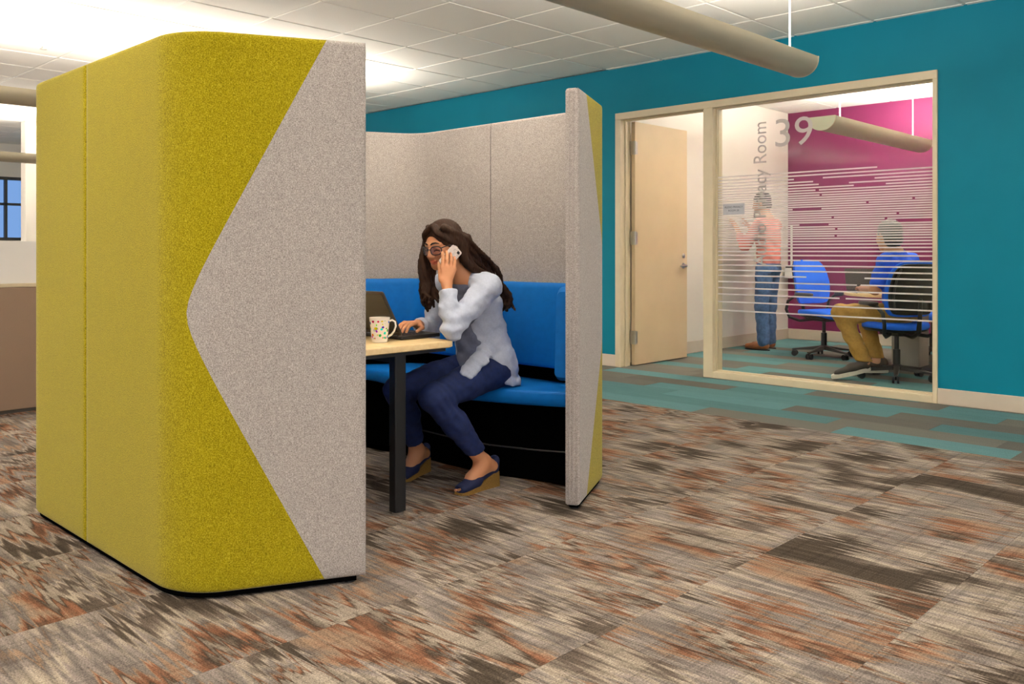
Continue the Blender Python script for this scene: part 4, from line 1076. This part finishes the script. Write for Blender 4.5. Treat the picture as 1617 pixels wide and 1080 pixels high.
# standing man at the white wall
sm = empty('person', (-4.87, 9.2, 0)); tag(sm, 'man in salmon shirt and jeans standing at the white wall', 'person')
F1 = Frame((-4.94, 9.19, 1.675), (-.96, -.10, -.2), (-.2, 0, .97), 1.03)
J = dict(pel=(-4.86, 9.2, .95), ch=(-4.87, 9.2, 1.28), nb=(-4.885, 9.2, 1.48), hL=(-4.865, 9.11, .92), hR=(-4.865, 9.29, .92), kL=(-4.885, 9.09, .50), kR=(-4.90, 9.30, .50), aL=(-4.855, 9.08, .09), aR=(-4.90, 9.31, .09),
         sL=(-4.875, 9.02, 1.42), sR=(-4.875, 9.38, 1.42), eL=(-5.03, 8.97, 1.18), eR=(-5.03, 9.42, 1.19), wL=(-5.175, 9.06, 1.37), wR=(-5.165, 9.33, 1.40))
s = SD((-5.32, 8.85, 0), (-4.68, 9.55, 1.83), .008)
shortcut_head(s, F1); s.cap(F1(0, -.02, -.05), J['nb'], .055, .06, .02)
s.chain([J['nb'], J['ch'], J['pel']], [.08, .12, .12], .05)
for q in 'LR':
    s.cap(J['nb'], J['s'+q], .05, .05, .03); s.chain([J['s'+q], J['e'+q], J['w'+q]], [.045, .038, .027], .02); s.chain([J['h'+q], J['k'+q], J['a'+q]], [.08, .05, .035], .03)
    s.cap(J['a'+q], tuple(V_(J['a'+q])+V_((-.15, 0, -.05))), .035, .03, .03)
hand(s, J['wL'], Frame(J['wL'], (-.55, .05, .83), (.8, -.2, .5)), .6, (.1, .15), s=1.08, r=.0095, thumb=-1)
hand(s, J['wR'], Frame(J['wR'], (-.55, -.05, .83), (.8, .2, .5)), .6, (.1, .25), s=1.08, r=.0095, thumb=1)
s.build('body', M['skin2'], sm, 1, lambda V: np.ones((len(V), 3), np.float32))
man_hair('hair', F1, M['hair2'], sm)
s = SD((-5.28, 8.85, .86), (-4.65, 9.55, 1.56), .008)
s.chain([J['nb'], (-4.865, 9.2, 1.30), (-4.86, 9.2, 1.08), (-4.86, 9.2, .95)], [.085, .155, .145, .145], .05, ((1, 0, 0), .82))
for q in 'LR':
    e, w = V_(J['e'+q]), V_(J['w'+q]); s.cap((-4.875, 9.2, 1.45), J['s'+q], .06, .07, .04); s.chain([J['s'+q], tuple(e), tuple(e+(w-e)*.6)], [.072, .056, .048], .03)
s.disp(folds(.006, 42, 1)); s.plane((0, 0, .93), (0, 0, -1)); s.plane((-4.885, 9.2, 1.505), (-.3, 0, 1)); s.build('salmon_shirt', M['pink'], sm, 1)
s = SD((-5.05, 8.92, .02), (-4.65, 9.5, 1.02), .008)
s.ell((-4.85, 9.2, .93), (.125, .165, .12), .03)
for q in 'LR': s.chain([J['h'+q], J['k'+q], J['a'+q]], [.098, .078, .068], .03)
s.disp(folds(.005, 40, 3)); s.plane((0, 0, .985), (0, 0, 1)); s.plane((0, 0, .045), (0, 0, -1)); s.build('jeans', M['jean2'], sm, 1)
m = MB(); m.rings([[(-4.855+.125*k_*math.cos(t), 9.2+.152*k_*math.sin(t), z) for t in [2*math.pi*i/32 for i in range(32)]] for z, k_ in ((.94, 1.0), (.94, 1.03), (.975, 1.03), (.975, 1.0))], cap=False); kid(m, 'belt', M['blackplastic'], sm, 40)
for q in 'LR':
    a = V_(J['a'+q]); sh = SD(tuple(a+V_((-.30, -.09, -.12))), tuple(a+V_((.10, .09, .07))), .006)
    sh.cap(a+V_((.02, 0, -.035)), a+V_((-.10, 0, -.045)), .046, .045, .02); sh.cap(a+V_((-.10, 0, -.048)), a+V_((-.20, 0, -.056)), .046, .034, .03); sh.plane((0, 0, .008), (0, 0, -1)); so = sh.build('shoe', M['tanshoe'], sm, 1)
    s2 = MB(); c0 = a+V_((-.08, 0, 0)); s2.rings([[(c0.x+.155*math.cos(t), c0.y+(.05-.006*math.cos(t))*math.sin(t), z) for t in [2*math.pi*i/28 for i in range(28)]] for z in (.0, .014)]); o2 = s2.build('shoe_sole', M['blackplastic'], None, 40); o2.parent = so; pass

# seated man
se_ = empty('person', (-2.92, 7.88, 0)); tag(se_, 'man in royal blue shirt and khaki trousers seated with his back turned', 'person')
F2 = Frame((-3.0, 7.86, 1.255), (-.80, .52, -.05), (-.06, .03, 1), 1.2)
f2 = V_((-.93, .36, 0)); l2 = V_((0, 0, 1)).cross(f2)
J = dict(pel=(-2.90, 7.87, .585), ch=(-2.91, 7.86, .90), nb=(-2.945, 7.86, 1.09), hL=(-2.95, 7.79, .57), hR=(-2.90, 7.96, .57), kL=(-3.37, 7.72, .565), kR=(-3.31, 8.06, .565), aL=(-3.125, 7.665, .135), aR=(-3.15, 8.0, .12),
         sL=(-2.955, 7.69, 1.03), sR=(-2.875, 8.03, 1.03), eL=(-3.02, 7.61, .79), eR=(-2.98, 8.13, .79), wL=(-3.26, 7.92, .785), wR=(-3.21, 8.17, .775))
s = SD((-3.52, 7.35, 0), (-2.68, 8.30, 1.42), .008)
shortcut_head(s, F2); s.cap(F2(0, -.025, -.05), J['nb'], .056, .06, .02); s.chain([J['nb'], J['ch'], J['pel']], [.08, .12, .12], .05)
for q in 'LR':
    s.cap(J['nb'], J['s'+q], .05, .05, .03); s.chain([J['s'+q], J['e'+q], J['w'+q]], [.05, .046, .031], .02); s.chain([J['h'+q], J['k'+q], J['a'+q]], [.08, .05, .035], .03)
s.cap(J['aL'], (-3.24, 7.50, .05), .034, .03, .03); s.cap(J['aR'], (-3.27, 7.93, .05), .034, .03, .03)
hand(s, J['wL'], Frame(J['wL'], (-.55, .82, .05), (0, 0, 1)), .6, (.25, .3), s=1.05, r=.0095, thumb=-1)
hand(s, J['wR'], Frame(J['wR'], (-.75, .65, .05), (0, 0, 1)), .6, (.25, .3), s=1.05, r=.0095, thumb=1)
s.build('body', M['skin2'], se_, 1, lambda V: np.ones((len(V), 3), np.float32))
man_hair('hair', F2, M['hair2'], se_)
s = SD((-3.2, 7.45, .55), (-2.65, 8.28, 1.18), .008)
s.chain([J['nb'], (-2.91, 7.86, .92), (-2.895, 7.87, .72), (-2.89, 7.875, .60)], [.085, .165, .155, .16], .05, (tuple(f2), .86))
for q in 'LR':
    e = V_(J['e'+q]); sh_ = V_(J['s'+q]); s.cap((-2.935, 7.86, 1.06), J['s'+q], .06, .072, .04); s.chain([tuple(sh_), tuple(sh_*.25+e*.75)], [.076, .066], .03)
s.disp(folds(.006, 42, 2)); s.plane((-2.945, 7.86, 1.115), (-.35, .1, 1)); s.plane((0, 0, .575), (0, 0, -1)); s.build('blue_shirt', M['royal'], se_, 1)
s = SD((-3.52, 7.5, .08), (-2.70, 8.25, .75), .008)
s.ell((-2.88, 7.875, .60), (.14, .175, .105), .03)
for q in 'LR': s.chain([J['h'+q], J['k'+q], J['a'+q]], [.098, .080, .062], .03)
s.disp(folds(.006, 48, .3)); s.plane((-3.12, 7.66, .155), (0, 0, -1)); s.build('khaki_trousers', M['khaki'], se_, 1)
for q, a, toe in (('L', V_((-3.125, 7.675, .075)), V_((-3.285, 7.435, .025))), ('R', V_((-3.11, 8.02, .03)), V_((-3.34, 7.88, .028)))):
    d = (toe-a).normalized(); n = V_((0, 0, 1)); n = (n-d*n.dot(d)).normalized(); L = (toe-a).length; sdv = d.cross(n)
    lo = V_((min(a.x, toe.x)-.1, min(a.y, toe.y)-.1, -.02)); hi = V_((max(a.x, toe.x)+.1, max(a.y, toe.y)+.1, .22))
    sh = SD(tuple(lo), tuple(hi), .006)
    sh.cap(a+n*.055, a+d*L*.45+n*.045, .042, .042, .02); sh.cap(a+d*L*.45+n*.04, toe+n*.026-d*.02, .042, .033, .03); sh.cap(a+n*.05, a+n*.09, .042, .042, .02); sh.plane(tuple(a+n*.018), tuple(-n), .002)
    so = sh.build('sneaker', M['sneak'], se_, 1)
    s2 = MB(); c0 = a+d*L*.5; rings = []
    for h_ in (-.008, .0, .022, .026):
        rings.append([tuple(c0+d*(L*.5+.048)*math.cos(t)*(.98 if h_ in (-.008, .026) else 1)+sdv*(.049-.0*math.cos(t))*math.sin(t)+n*h_) for t in [2*math.pi*i/28 for i in range(28)]])
    s2.rings(rings); o2 = s2.build('sneaker_sole', M['sole'], None, 40); o2.parent = so; pass
